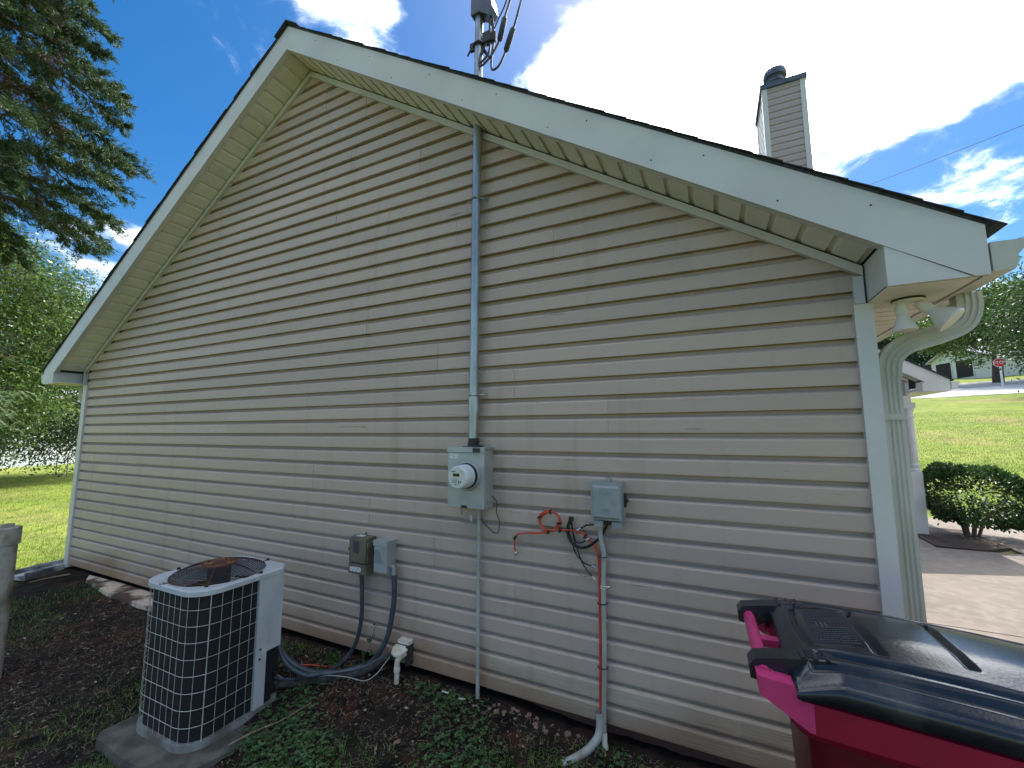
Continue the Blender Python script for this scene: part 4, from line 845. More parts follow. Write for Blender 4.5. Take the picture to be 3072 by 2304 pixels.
for k in range(4):
    a = R(30+90*k); bm = nb(); lathe(bm, [(.007, 0), (.007, .008), (0, .009)], 8, Matrix.Translation((cxm+.07*math.cos(a), cym+.07*math.sin(a), gz(.07)-.001))); sub2(obj('bolt', bm, m_dark, mp_))
bm = nb(); lathe(bm, [(0, az1-.14), (.065, az1-.14), (.065, gz(.06)-.012), (0, gz(.06)-.012)], 20, Matrix.Translation((cxm, cym, 0))); part('fan_motor', bm, m_dark, ac, smooth=True)
for k in range(4):
    a = R(20+90*k); bm = nb(); vsb = []
    for t in (0, .5, 1):
        aa = a+.55*(t-.5)*2; 
        vsb.append([bm.verts.new((cxm+r*math.cos(aa), cym+r*math.sin(aa), az1-.12+.05*(t-.5))) for r in (.07, .16, .235)])
    for i in range(2):
        for j in range(2): bm.faces.new((vsb[i][j], vsb[i][j+1], vsb[i+1][j+1], vsb[i+1][j]))
    part('fan_blade', bm, m_acpaint, ac)
bm = nb(); prism(bm, rr_outline(ax0, ax1, ay0, ay1, .14, .07, off=-.02), 'z', az1-.45, az1-.44); part('fan_deck', bm, m_coil, ac)

# ------------------------------------------------------------------ floodlight under the eave
fl = thing('floodlight', 'white twin head security floodlight fixed under the eave soffit', 'floodlight', (8.07, -.01, 2.215))
bm = nb(); lathe(bm, [(.060, 2.2155), (.060, 2.207), (0, 2.207)], 28, Matrix.Translation((8.068, -.012, 0))); part('gasket', bm, m_black, fl)
bm = nb(); lathe(bm, [(.058, 2.2068), (.057, 2.199), (.035, 2.193), (0, 2.192)], 28, Matrix.Translation((8.068, -.012, 0))); part('base_plate', bm, m_bulb, fl, smooth=True)
for p0, d, L_, rr in (((8.032, -.03, 2.190), (.06, -.06, -1), .128, .044), ((8.098, -.03, 2.184), (.55, -.30, -.62), .140, .058)):
    d = Vector(d).normalized(); mt_ = aim(p0, d); bm = nb()
    lathe(bm, [(.008, -.012), (.016, -.004), (.018, .004), (.022, .012), (.024, .048), (.021, .052)], 20, mt_); hd_ = part('lamp_socket', bm, m_bulb, fl, smooth=True)
    bm = nb(); lathe(bm, [(.019, .050), (.021, .060), (rr*.72, L_*.68), (rr, L_-.012), (rr*1.02, L_-.004), (rr*.97, L_)], 24, mt_); o = part('bulb', bm, m_bulb, fl, smooth=True, ang=50)
    bm = nb(); lathe(bm, [(rr*.97, L_-.0005), (rr*.6, L_+.004), (0, L_+.006)], 24, mt_); o2 = obj('lens', bm, m_lens, o, smooth=True)

# ------------------------------------------------------------------ trash bin
BR = R(1.5)
tb = thing('trash_bin', 'magenta wheeled trash cart with black lid and pink handle beside the wall', 'trash bin', (7.387, -.815, float(G(7.7, -.9))), BR)
tb.scale = (1, .83, 1); bz = tb.location.z; LZ = .95-bz                 # local height of the lid edge
def T(name, bm, m, parent=None, **k): return obj(name, bm, m, parent or tb, **k)
# local x: 0 at the hinge side, positive to the lid front; y: -.34 .. .34
def rrect(x0, x1, y0, y1, r, n=5):
    pts = []
    for cx_, cy2, a0 in ((x1-r, y0+r, -90), (x1-r, y1-r, 0), (x0+r, y1-r, 90), (x0+r, y0+r, 180)):
        for k in range(n+1): a = R(a0+90*k/n); pts.append((cx_+r*math.cos(a), cy2+r*math.sin(a)))
    return pts
bm = nb(); lv = [(.02, .10, .56, -.24, .24, .05), (.06, .07, .60, -.25, .25, .06), (.70*LZ, .035, .70, -.285, .285, .06), (LZ-.13, .02, .75, -.297, .297, .06), (LZ-.125, -.0, .78, -.318, .318, .06), (LZ-.03, -.01, .80, -.328, .328, .06)]; tilt = lambda x, z: z-(.075*max(0, x-.08) if z > .6*LZ else 0)
rg = []
for z, a, b, c, d, r in lv: rg.append([bm.verts.new((x, y, tilt(x, z))) for x, y in rrect(a, b, c, d, r)])
for a, b in zip(rg, rg[1:]):
    for i in range(len(a)): bm.faces.new((a[i], a[(i+1) % len(a)], b[(i+1) % len(a)], b[i]))
bm.faces.new(rg[0][::-1]); bm.faces.new(rg[-1]); T('body', bm, m_bin, smooth=True, ang=35)
bm = nb(); ro = rrect(-.02, .835, -.343, .343, .07); ri = rrect(-.005, .80, -.325, .325, .06); r4 = []
for pts_, zz in ((ri, LZ-.150), (ro, LZ-.130), (ro, LZ-.054), (ri, LZ-.050)): r4.append([bm.verts.new((x, y, tilt(x, zz))) for x, y in pts_])
for a, b in zip(r4, r4[1:]):
    for i in range(len(a)): bm.faces.new((a[i], a[(i+1) % len(a)], b[(i+1) % len(a)], b[i]))
T('rim', bm, m_rim, smooth=True, ang=35)
# lid as a formed sheet
nu, nv = 150, 130
U = np.linspace(-.005, .86, nu); Vv = np.linspace(-.345, .345, nv); UU, VV = np.meshgrid(U, Vv, indexing='ij')
def groove(d, w, dep): return -dep*np.exp(-(d/w)**4)
edge = np.minimum(np.minimum(.345-np.abs(VV), .86-UU), np.maximum(UU, 0)+.03)
rear = np.clip((np.abs(VV)-.22)/.125, 0, 1)*np.clip((.10-UU)/.10, 0, 1)
H = .010+.036*sstep(edge, 0.0, .07)+.018*sstep(edge, .08, .28)+.038*np.sin(np.clip(UU/.86, 0, 1)*math.pi)*(1-(VV/.36)**2)*.8
H += groove(np.abs(VV)-(.225+.05*np.clip(UU-.1, 0, 1)), .015, .024)*(UU > .06)
H += groove(np.abs(VV)-(.285+.02*np.clip(UU, 0, 1)), .011, .020)*(UU > .04)
for u0, wv in ((.045, .20), (.205, .185), (.40, .17)): H += groove(UU-u0-.05*(VV/.2)**2*.3, .010, .015)*(np.abs(VV) < wv)
inn = sstep(UU, .06, .075)*sstep(.195-UU, 0, .012)*sstep(.175-np.abs(VV), 0, .012); H -= .004*inn
H += -.03*rear
H += -.075*np.clip(UU-.08, 0, 1)
Z_ = LZ+H-.01
Vt = np.stack([UU-.02*rear*0, VV, Z_], -1).reshape(-1, 3)
idx = np.arange(nu*nv).reshape(nu, nv); Fq = np.stack([idx[:-1, :-1], idx[1:, :-1], idx[1:, 1:], idx[:-1, 1:]], -1).reshape(-1, 4)
# skirt
bd = np.concatenate([idx[:, 0], idx[-1, 1:], idx[-2::-1, -1], idx[0, -2:0:-1]]); nbd = len(bd)
sk = Vt[bd].copy(); sk[:, 2] = LZ-.046-.075*np.clip(sk[:, 0]-.08, 0, 1); sk[:, 1] *= 1.012; sk2 = sk.copy(); sk2[:, 2] += .004; sk2[:, 1] *= .965; base_n = len(Vt)
Vall = np.concatenate([Vt, sk, sk2]); i0 = np.arange(nbd); j0 = (i0+1) % nbd
F1 = np.stack([bd[i0], base_n+i0, base_n+j0, bd[j0]], -1); F2 = np.stack([base_n+i0, base_n+nbd+i0, base_n+nbd+j0, base_n+j0], -1)
lid = mesh_np('lid', Vall, np.concatenate([Fq, F1, F2]), m_lid, tb, smooth=True)
def lid_z(u, v):
    i = min(nu-1, max(0, int(round((u+.005)/.865*(nu-1))))); j = min(nv-1, max(0, int(round((v+.345)/.69*(nv-1))))); return float(Z_[i, j])
# instruction lettering on the recessed panel: rows of tiny raised strokes (too small to read)
bm = nb()
for row in range(18):
    v = -.145+row*.0165
    if row in (8, 9): continue
    u = .078
    while u < .182:
        wd = random.uniform(.003, .008); z = lid_z(u, v)+.001
        box(bm, u, min(u+wd, .186), v, v+.006, z-.002, z+.0012); u += wd+.0022
kind(T('embossed_lettering', bm, m_emb, lid), 'stuff')
bm = nb()
for u in (.10, .112, .124): box(bm, u, u+.006, -.02, .025, lid_z(u, 0)-.002, lid_z(u, 0)+.0022)
kind(T('embossed_symbol', bm, m_emb, lid), 'stuff')
bm = nb()
for i in range(9):   # white hot-stamped letters near the front, seen edge on
    v = .27-i*.032
    st = [[(0, 0, .046, .005), (.0, .005, .006, .019), (.02, .005, .026, .017)], [(0, 0, .046, .005), (0, .014, .046, .019), (.02, .005, .026, .014)], [(0, 0, .006, .02), (.04, 0, .046, .02), (.006, .008, .04, .012)]][i % 3]
    for a, b, c, d in st:
        u = .70+a; z = lid_z(u+.01, v); box(bm, u, .70+c, v+b, v+d, z-.004, z+.0022)
kind(T('white_lettering', bm, m_wlet, lid), 'stuff')
# handle bar, arms, centre strut, lid hooks
hx = -.075; hz = LZ-.022
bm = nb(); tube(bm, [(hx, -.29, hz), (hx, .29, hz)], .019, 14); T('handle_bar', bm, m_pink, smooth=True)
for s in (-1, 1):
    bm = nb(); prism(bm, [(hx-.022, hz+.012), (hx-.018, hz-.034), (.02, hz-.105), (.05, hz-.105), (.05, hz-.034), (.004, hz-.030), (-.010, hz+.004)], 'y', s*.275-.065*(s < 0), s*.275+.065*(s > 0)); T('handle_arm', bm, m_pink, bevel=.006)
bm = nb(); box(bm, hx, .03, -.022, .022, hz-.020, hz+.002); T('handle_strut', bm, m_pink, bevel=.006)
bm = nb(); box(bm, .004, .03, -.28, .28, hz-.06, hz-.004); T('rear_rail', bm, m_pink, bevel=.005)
for s in (-1, 1):
    bm = nb(); prism(bm, [(hx-.034, hz-.022), (hx-.036, hz+.012), (hx-.020, hz+.032), (-.02, hz+.046), (.035, hz+.052), (.10, hz+.058), (.10, hz+.04), (.02, hz+.018), (-.02, hz-.012), (hx+.028, hz-.026), (hx+.024, hz+.010), (hx-.02, hz+.012), (hx-.016, hz-.026)], 'y', s*.238-.038, s*.238+.038); hk = T('hinge_hook', bm, m_lid, bevel=.006)
    for k in range(3):
        bm = nb(); tube(bm, [(.025+k*.028, s*.238-.038, hz+.0525+.002*k), (.025+k*.028, s*.238+.038, hz+.0525+.002*k)], .0065, 10); T('hook_rib', bm, m_lid, hk, smooth=True)
for s in (-1, 1):
    bm = nb(); lathe(bm, [(.03, -.03), (.10, -.03), (.125, -.02), (.125, .02), (.10, .03), (.03, .03)], 24, Matrix.Translation((.03, s*.29, .125-.0)) @ Matrix.Rotation(R(90), 4, 'X')); T('wheel', bm, m_black, smooth=True, ang=30)
bm = nb(); tube(bm, [(.03, -.30, .125), (.03, .30, .125)], .012, 10); T('axle', bm, m_steel)
# pale stamped logo high on the near side, only its top in view
bm = nb()
def side_y(z): return -(.285+(.297-.285)*(z-.7*LZ)/(LZ-.13-.7*LZ)) if z > .7*LZ else -(.25+(.285-.25)*(z-.06)/(.7*LZ-.06))
for x0_, x1_, tilt in ((.25, .33, 1), (.345, .50, -1)):
    for k in range(6):
        xa = x0_+(x1_-x0_)*k/6; xb = x0_+(x1_-x0_)*(k+1)/6; t = (k+.5)/6; top = .555+(.02*t if tilt > 0 else .02*(1-t*.8)); z0_ = .45
        va = [bm.verts.new((x, side_y(z)-.003, z)) for x, z in ((xa, z0_), (xb, z0_), (xb, top), (xa, top))]; bm.faces.new(va)
T('stamped_logo', bm, m_ylet)

# ------------------------------------------------------------------ yard pieces
wp = thing('standpipe', 'stained white pvc standpipe with capped top at the left edge of the photo', 'pipe', (2.33, -1.18, float(G(2.33, -1.18))))
bm = nb(); tube(bm, [(2.33, -1.18, -.4), (2.33, -1.18, .80)], .066, 28); part('pipe', bm, m_pipe, wp, smooth=True)
bm = nb(); lathe(bm, [(.068, .765), (.078, .768), (.078, .885), (.072, .893), (0, .893)], 28, Matrix.Translation((2.33, -1.18, 0))); cp = part('cap', bm, m_pipe, wp, smooth=True, ang=35)
bm = nb(); box(bm, -.026, .026, -.026, .026, .8932, .918, Matrix.Translation((2.33, -1.18, 0)) @ Matrix.Rotation(R(20), 4, 'Z')); o = obj('cap_plug', bm, m_pipe, cp, bevel=.004)
bm = nb(); SPm = Matrix.Translation((-.19, -.10, -.055)) @ Matrix.Rotation(R(-78), 4, 'Z')
box(bm, -.30, .30, -.15, .15, -.03, .012, SPm); box(bm, -.30, .30, -.15, -.125, .0125, .055, SPm); box(bm, -.30, .30, .125, .15, .0125, .055, SPm); box(bm, -.30, -.275, -.124, .124, .0125, .055, SPm)
tag(obj('splash_block', bm, m_splash, None, bevel=.006), 'dark plastic splash block on the ground below the left downspout', 'splash block')
bm = nb(); prism(bm, [(.55, .0), (1.2, .03), (2.6, .02), (2.75, -.10), (2.3, -.20), (1.5, -.19), (.75, -.10)], 'z', -.12, -.045)
for v in bm.verts: v.co.z += random.uniform(-.006, .006); 
tag(obj('paving_strip', bm, m_slab, None, bevel=.012), 'pale flat concrete strip half covered with soil along the wall base', 'concrete strip')
def stick(pts, r, label):
    bm = nb(); tube(bm, [(x, y, float(G(x, y))+dz) for x, y, dz in pts], [r, r*.5], 6, 5); tag(obj('fallen_stick', bm, m_stick, None, smooth=True), label, 'stick')
stick([(4.66, -.87, .02), (4.72, -.76, .03), (4.79, -.63, .02), (4.85, -.48, .02)], .006, 'long thin dry stick lying beside the concrete pad')
stick([(.35, -.10, .03), (.20, -.22, .02), (.12, -.36, .02)], .008, 'curved thin root lying on soil near the splash block')
for k, (x, y, a) in enumerate(((5.60, -.10, .4), (5.73, -.11, .9))):
    bm = nb(); box(bm, -.022, .022, -.006, .006, 0, .003, Matrix.Translation((x, y, float(G(x, y))+.03)) @ Matrix.Rotation(a, 4, 'Z') @ Matrix.Rotation(.25, 4, 'Y')); tag(obj('litter_scrap', bm, m_paper, None), ['white scrap of litter on the clover, left one of two', 'white scrap of litter on the clover nearest the thin grey pipe'][k], 'litter')
# clay lumps along the footing
for k in range(44):
    t = random.random(); x = 5.9+t*.75 if k < 32 else random.uniform(4.0, 7.2); y = random.uniform(-.10, -.015) if k < 32 else random.uniform(-.5, -.05)
    r = random.uniform(.008, .020) if k < 32 else random.uniform(.006, .015); bm = nb(); bmesh.ops.create_icosphere(bm, subdivisions=1, radius=r)
    for v in bm.verts: v.co *= random.uniform(.7, 1.25); v.co.z *= .7
    for v in bm.verts: v.co += Vector((x, y, float(G(x, y))+r*.25))
    tag(obj('clay_lump', bm, m_stone, None), 'small pinkish clay lump on the soil along the footing', 'stone', 'clay lumps along the footing')

# ------------------------------------------------------------------ low plants (uncountable cover)
def blades(name, X, Y, h, wd, m, lean=.5, z=None, label=None):
    n = len(X); Z = G(X, Y) if z is None else z; C = np.stack([X, Y, Z-.004], 1); a = rng.uniform(0, 2*np.pi, n); ln = rng.uniform(.1, 1, n)*lean
    D = np.stack([np.cos(a)*ln, np.sin(a)*ln, np.ones(n)], 1); D = unit(D); b = rng.uniform(0, 2*np.pi, n); S = np.stack([np.cos(b), np.sin(b), np.zeros(n)], 1)
    hh = h*rng.uniform(.5, 1.2, n)[:, None]; w2 = wd*rng.uniform(.7, 1.3, n)[:, None]
    mid = C+D*hh*.55; tip = C+D*hh+np.stack([np.cos(a), np.sin(a), -.5*np.ones(n)], 1)*hh*(.35*ln[:, None])
    V = np.stack([C-S*w2*.5, C+S*w2*.5, mid+S*w2*.4, mid-S*w2*.4, tip], 1).reshape(-1, 3); i = np.arange(n)[:, None]*5
    F = np.concatenate([np.stack([i[:, 0], i[:, 0]+1, i[:, 0]+2], 1), np.stack([i[:, 0], i[:, 0]+2, i[:, 0]+3], 1), np.stack([i[:, 0]+3, i[:, 0]+2, i[:, 0]+4], 1)])
    o = mesh_np(name, V, F, m); kind(o, 'stuff'); tag(o, label, 'grass'); return o
def noise2(x, y, s, seed=0):
    r_ = np.random.default_rng(seed); v = 0
    for k in range(6):
        a = r_.uniform(0, 6.28); f = s*r_.uniform(.6, 1.8); v = v+np.sin(x*np.cos(a)*f+y*np.sin(a)*f+r_.uniform(0, 6.28))
    return v/3
n = 90000; X = -rng.uniform(.0, 1, n)**1.5*16-.42; Y = rng.uniform(-4, 11, n); X = X+rng.normal(0, .12, n)
blades('lawn_grass', X, Y, .055, .006, m_grass, .8, label='short bright green lawn grass on the sunny side left of the house')
n = 70000; q_ = rng.uniform(0, 1, n)**1.4*22; az_ = rng.uniform(R(12), R(34), n); d_ = 11.5+q_; X = 7.22+d_*np.sin(az_); Y = -2.51+d_*np.cos(az_); k_ = ((Y > 9.25+.25*(X-11)) | (X > 16.1)); X, Y = X[k_], Y[k_]
blades('bank_grass', X, Y, .06, .009, m_grass, .8, label='mown green grass on the bank between the walk and the road')
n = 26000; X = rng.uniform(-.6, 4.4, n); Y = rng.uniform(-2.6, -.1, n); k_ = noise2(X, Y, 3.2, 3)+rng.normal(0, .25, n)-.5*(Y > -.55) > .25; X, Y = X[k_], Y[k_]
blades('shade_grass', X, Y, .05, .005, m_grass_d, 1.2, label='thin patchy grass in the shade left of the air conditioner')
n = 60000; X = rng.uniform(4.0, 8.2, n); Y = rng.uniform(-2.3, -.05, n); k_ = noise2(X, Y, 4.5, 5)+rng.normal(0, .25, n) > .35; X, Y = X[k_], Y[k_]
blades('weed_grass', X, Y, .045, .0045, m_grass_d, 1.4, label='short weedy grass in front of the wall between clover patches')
# clover: three leaflets each
n = 17000; X = rng.uniform(4.6, 7.6, n); Y = rng.uniform(-2.0, -.06, n); k_ = noise2(X, Y, 6.5, 11)+rng.normal(0, .35, n) > .42; X, Y = X[k_], Y[k_]; n = len(X)
Z = G(X, Y)+rng.uniform(.006, .035, n); Vc = []; Fc = []
th = rng.uniform(0, 2*np.pi, n); sz = rng.uniform(.007, .015, n)
for j in range(3):
    a = th+j*2.094; d = np.stack([np.cos(a), np.sin(a), rng.uniform(-.3, .3, n)], 1); s_ = np.stack([-np.sin(a), np.cos(a), rng.uniform(-.3, .3, n)], 1); c = np.stack([X, Y, Z], 1)
    V = np.stack([c, c+d*sz[:, None]*.6+s_*sz[:, None]*.6, c+d*sz[:, None]*1.25+s_*sz[:, None]*.45, c+d*sz[:, None]*1.25-s_*sz[:, None]*.45, c+d*sz[:, None]*.6-s_*sz[:, None]*.6], 1); Vc.append(V.reshape(-1, 3))
F = np.arange(n*5).reshape(-1, 5); o = mesh_np('clover', np.concatenate(Vc), np.concatenate([F, F+n*5, F+n*10]), m_clover); kind(o, 'stuff'); tag(o, 'dark green clover and creeping weeds on the soil below the meter', 'clover')
# dry straw and bark bits
n = 30000; X = rng.uniform(1.5, 8.0, n); Y = rng.uniform(-2.3, -.02, n); a = rng.uniform(0, 2*np.pi, n); L_ = rng.uniform(.008, .04, n); tl = rng.normal(0, .25, n)
c = np.stack([X, Y, G(X, Y)+rng.uniform(.002, .010, n)], 1); d = np.stack([np.cos(a), np.sin(a), tl], 1)*L_[:, None]; s_ = np.stack([-np.sin(a), np.cos(a), np.zeros(n)], 1)*rng.uniform(.0008, .0022, n)[:, None]; b_ = np.stack([-np.sin(a), np.cos(a), rng.uniform(0, .6, n)], 1)*(L_*rng.uniform(-.3, .3, n))[:, None]
V = np.stack([c-d*.5-s_, c-d*.5+s_, c+b_+s_, c+b_-s_, c+d*.5+s_, c+d*.5-s_], 1).reshape(-1, 3); i = np.arange(n)*6
F = np.concatenate([np.stack([i, i+1, i+2, i+3], 1), np.stack([i+3, i+2, i+4, i+5], 1)]); o = mesh_np('dry_straw', V, F, m_straw); kind(o, 'stuff'); tag(o, 'dry brown straw and bark bits scattered over the soil', 'straw')
n = 1700; X = rng.uniform(1.0, 8.0, n); Y = rng.uniform(-2.3, -.03, n); C = np.stack([X, Y, G(X, Y)+rng.uniform(.004, .014, n)], 1); D = rng.normal(size=(n, 3)); D[:, 2] *= .25
V, F = leaves(C, D, .028*rng.uniform(.5, 1.4, n), .014*rng.uniform(.6, 1.3, n)); o = mesh_np('dead_leaves', V, F, mat('dead_leaf', (0.26, 0.19, 0.13), .8, island=.65)); kind(o, 'stuff'); tag(o, 'small curled dead leaves and chips scattered on the dark soil', 'dead leaves')
# vine weed between the hoses
vw = thing('vine_weed', 'leafy green vine growing between the two hoses at the wall', 'weed', (4.85, -.10, -.06))
wire('stem', [(4.83, -.12, -.08), (4.88, -.10, .0), (4.92, -.07, .06), (4.935, -.05, .14), (4.95, -.03, .23)], .0018, m_weed, vw)
wire('stem', [(4.80, -.14, -.08), (4.73, -.14, -.03), (4.70, -.15, .0)], .0018, m_weed, vw)
for (x, y, z, s_, dx, dz) in ((4.915, -.12, .035, .10, .6, .55), (4.90, -.15, -.005, .07, .7, -.5), (4.73, -.16, -.015, .085, .5, -.6), (4.70, -.18, .0, .07, -.3, .6), (4.66, -.20, -.06, .07, .5, .3), (4.95, -.08, .06, .05, .8, .1), (4.935, -.06, .12, .035, -.5, .3), (4.95, -.05, .15, .03, .7, .4), (4.96, -.03, .21, .022, .6, .5), (4.94, -.03, .22, .02, -.6, .4), (5.0, -.1, .05, .045, .8, .3)):
    bm = nb(); d = Vector((dx, -.45, dz)).normalized(); sd = d.cross(Vector((0, -1, .4))).normalized(); nn = sd.cross(d); p = Vector((x, y, z)); prof_ = [(0, .02), (.12, .30), (.3, .40), (.55, .33), (.8, .16), (1, 0)]
    mid = [bm.verts.new(p+d*s_*t-nn*s_*.12*t*t) for t, w_ in prof_]
    for sg in (-1, 1):
        ed = [bm.verts.new(p+d*s_*t+sd*sg*s_*w_+nn*s_*w_*.25-nn*s_*.12*t*t) for t, w_ in prof_]
        for i in range(5): bm.faces.new((mid[i], mid[i+1], ed[i+1], ed[i]))
    o = obj('leaf', bm, m_weed, vw, smooth=True); sub(o, vw)

# ------------------------------------------------------------------ trees
def limb_mesh(segs, seg=6):
    bm = nb()
    for pts, r0, r1 in segs: tube(bm, pts, [r0, r1], seg, 4, cap=False)
    return bm
def broad_tree(name, label, base, crown_c, crown_r, clusters, per, lsize, mleaf, trunk_r=.16, sig=.38, group=None, shell=.45, mbark=None, aspect=.42, hang=.25):
    base = Vector(base); cc = Vector(crown_c); t = thing(name, label, 'tree', base, 0, group); segs = []
    fork = Vector((base.x+(cc.x-base.x)*.4, base.y+(cc.y-base.y)*.4, cc.z-crown_r[2]*.75)); segs.append(([base-Vector((0, 0, .3)), base.lerp(fork, .5)+Vector((.05, .03, 0)), fork, cc.lerp(fork, .35)], trunk_r, trunk_r*.45))
    ds_ = unit(rng.normal(size=(clusters, 3))); rad = (shell+(1-shell)*rng.uniform(0, 1, clusters)**.5)*(1+.16*np.sin(ds_[:, 0]*5+ds_[:, 2]*4))
    tips = np.array(cc)+ds_*rad[:, None]*np.array(crown_r)
    for i in range(min(clusters, 46)):
        tp = Vector(tips[i]); st = fork.lerp(cc, random.uniform(0, .9)); md = st.lerp(tp, .5)+Vector((random.uniform(-.2, .2), random.uniform(-.2, .2), .12*crown_r[2]*random.random()))
        segs.append(([st, md, tp], trunk_r*random.uniform(.16, .34), trunk_r*.03))
    sub(obj('trunk', limb_mesh(segs), mbark or m_bark, t, smooth=True), t)
    C = np.repeat(tips, per, 0)+rng.normal(size=(clusters*per, 3))*np.array([sig, sig, sig*.6]); D = rng.normal(size=C.shape); D[:, 2] -= hang*2; 
    V, F = leaves(C, D, lsize*rng.uniform(.6, 1.2, len(C)), lsize*aspect*rng.uniform(.8, 1.2, len(C))); sub(mesh_np('crown', V, F, mleaf, t), t); return t
gz0 = lambda x, y: float(G(x, y))
broad_tree('broadleaf_tree', 'bushy mid green tree left of the house under the cypress branches', (-11.2, 1.3, gz0(-11.2, 1.3)), (-10.3, 1.15, 4.35), (2.7, 2.5, 3.1), 420, 170, .105, m_leaf_a, .2, .36)
broad_tree('broadleaf_tree', 'dark leaved tree behind the left downspout with branches near the lawn', (-16.8, 2.0, gz0(-16.8, 2.0)), (-14.6, 4.2, 3.75), (3.0, 2.8, 3.2), 330, 120, .13, m_leaf_b, .2, .42)
# low hanging branch of the first tree's neighbour
broad_tree('sapling_tree', 'thin drooping sapling with dark leaves hanging low over the lawn at far left', (-9.4, .3, gz0(-9.4, .3)), (-9.0, .55, 1.75), (1.1, 1.0, .95), 46, 60, .11, m_leaf_b, .05, .22, hang=.5)
# mimosa fronds
mi = thing('mimosa_tree', 'young mimosa tree with pale feathery fronds left of the corner downspout', 'tree', (-7.6, .5, gz0(-7.6, .5)))
segs = [([(-7.6, .5, -.3), (-7.5, .5, 1.0), (-7.3, .6, 2.0), (-7.1, .8, 2.5)], .05, .02)]; VV_, FF_, off = [], [], 0
for k in range(15):
    t = k/14; st = Vector((-7.35, .55, 1.7+.7*random.random())); en = Vector((-6.05+random.uniform(-.9, .25), 1.05+random.uniform(-.5, .5), 1.75+random.uniform(-.15, .75))); md = st.lerp(en, .5)+Vector((0, 0, .22)); segs.append(([st, md, en], .012, .003))
    for f in range(11):
        u_ = .3+.7*f/10; p = st*(1-u_)**2+md*2*u_*(1-u_)+en*u_*u_; side_ = random.choice((-1, 1)); d = Vector((random.uniform(.1, 1), side_*random.uniform(.4, 1), random.uniform(-.7, -.1))).normalized(); L_ = random.uniform(.16, .26); m_ = 16
        tt = np.linspace(.1, 1, m_); Cc = np.array(p)+np.outer(tt*L_, d)-np.outer(tt*tt*.06, (0, 0, 1)); sd = np.cross(np.array(d), (0, 0, 1)); sd /= np.linalg.norm(sd)
        for sg in (-1, 1):
            V, F = leaves(Cc, sd*sg+np.array(d)*.5+rng.normal(0, .08, (m_, 3)), .055*(1-.5*tt), .014); VV_.append(V); FF_.append(F+off); off += len(V)
sub(obj('trunk', limb_mesh(segs, 5), m_bark, mi, smooth=True), mi); sub(mesh_np('crown', np.concatenate(VV_), np.concatenate(FF_), m_leaf_m, mi), mi)
# cypress with drooping sprays
def cypress(loc, H, z0, Lmax, nbr, label):
    t = thing('cypress_tree', label, 'tree', loc); x0_, y0_, g0 = loc; segs = [([(x0_, y0_, g0-.3), (x0_+.05, y0_, H*.35), (x0_-.04, y0_+.05, H*.7), (x0_, y0_, H)], .24, .03)]; dead = []; C, D, Lf = [], [], []; Cb, Db = [], []
    for k in range(nbr):
        z = z0+(H-z0)*(k/nbr)**1.1; a = k*2.399+random.uniform(-.3, .3); L_ = Lmax*(1-.55*(z-z0)/(H-z0))*min(1, .66+.16*(z-z0))*random.uniform(.7, 1.08); st = Vector((x0_, y0_, z)); dr = random.uniform(.12, .30)
        d = Vector((math.cos(a), math.sin(a), 0)); pts = [st, st+d*L_*.35+Vector((0, 0, .10*L_)), st+d*L_*.7+Vector((0, 0, -.02*L_)), st+d*L_+Vector((0, 0, -dr*L_))]; segs.append((pts, .035, .006)); sp = spline(pts, 6)
        for j in range(32):
            u_ = .22+.78*j/31; i = min(len(sp)-2, int(u_*(len(sp)-1))); p = sp[i].lerp(sp[i+1], u_*(len(sp)-1)-i); sg = 1 if j % 2 else -1
            tw = (d*random.uniform(.35, .9)+d.cross(Vector((0, 0, 1)))*sg*random.uniform(.4, 1)+Vector((0, 0, random.uniform(-.55, .15)))).normalized(); tl_ = L_*.30*(1.15-u_*.55)*random.uniform(.6, 1.1); e = p+tw*tl_+Vector((0, 0, -.12*tl_)); segs.append(([p, p.lerp(e, .5)+Vector((0, 0, .02)), e], .006, .002)) if j % 2 == 0 else None
            m_ = int(40+18*random.random()); brown = u_ < .5 and random.random() < .55
            tt = rng.uniform(.1, 1.05, m_); base_ = np.array(p)+np.outer(tt, np.array(e-p)); q = rng.normal(0, .07, (m_, 3)); cc_ = base_+q*tt[:, None]*tl_*1.4; dd = np.array(tw)+rng.normal(0, .55, (m_, 3))+np.array((0, 0, -.3))
            if brown: Cb.append(cc_); Db.append(dd)
            else: C.append(cc_); D.append(dd)
    for k in range(60):
        a = random.uniform(0, 6.28); z = random.uniform(2.2, z0+3); L_ = random.uniform(.8, Lmax*.75); d = Vector((math.cos(a), math.sin(a), random.uniform(-.35, .1))); st = Vector((x0_, y0_, z)); p1 = st+d*L_*.5; p2 = st+d*L_+Vector((random.uniform(-.2, .2), random.uniform(-.2, .2), -.15)); dead.append(([st, p1, p2], .012, .002))
        for j in range(3): p = p1.lerp(p2, random.random()); dead.append(([p, p+Vector((random.uniform(-.3, .3), random.uniform(-.3, .3), random.uniform(-.25, .1)))], .004, .0015))
    sub(obj('trunk', limb_mesh(segs, 5), m_bark, t, smooth=True), t); sub(obj('dead_twigs', limb_mesh(dead, 4), m_twig, t), t)
    C = np.concatenate(C); D = np.concatenate(D)
    # each spray: three slim blades
    C3 = np.repeat(C, 3, 0)+rng.normal(0, .012, (len(C)*3, 3)); D3 = np.repeat(D, 3, 0)+rng.normal(0, .35, (len(C)*3, 3)); V, F = leaves(C3, D3, .105*rng.uniform(.6, 1.2, len(C3)), .017); sub(mesh_np('crown', V, F, m_leaf_con, t), t)
    if Cb:
        C = np.concatenate(Cb); D = np.concatenate(Db); V, F = leaves(C, D, .10, .010); sub(mesh_np('brown_sprays', V, F, m_leaf_brn, t), t)
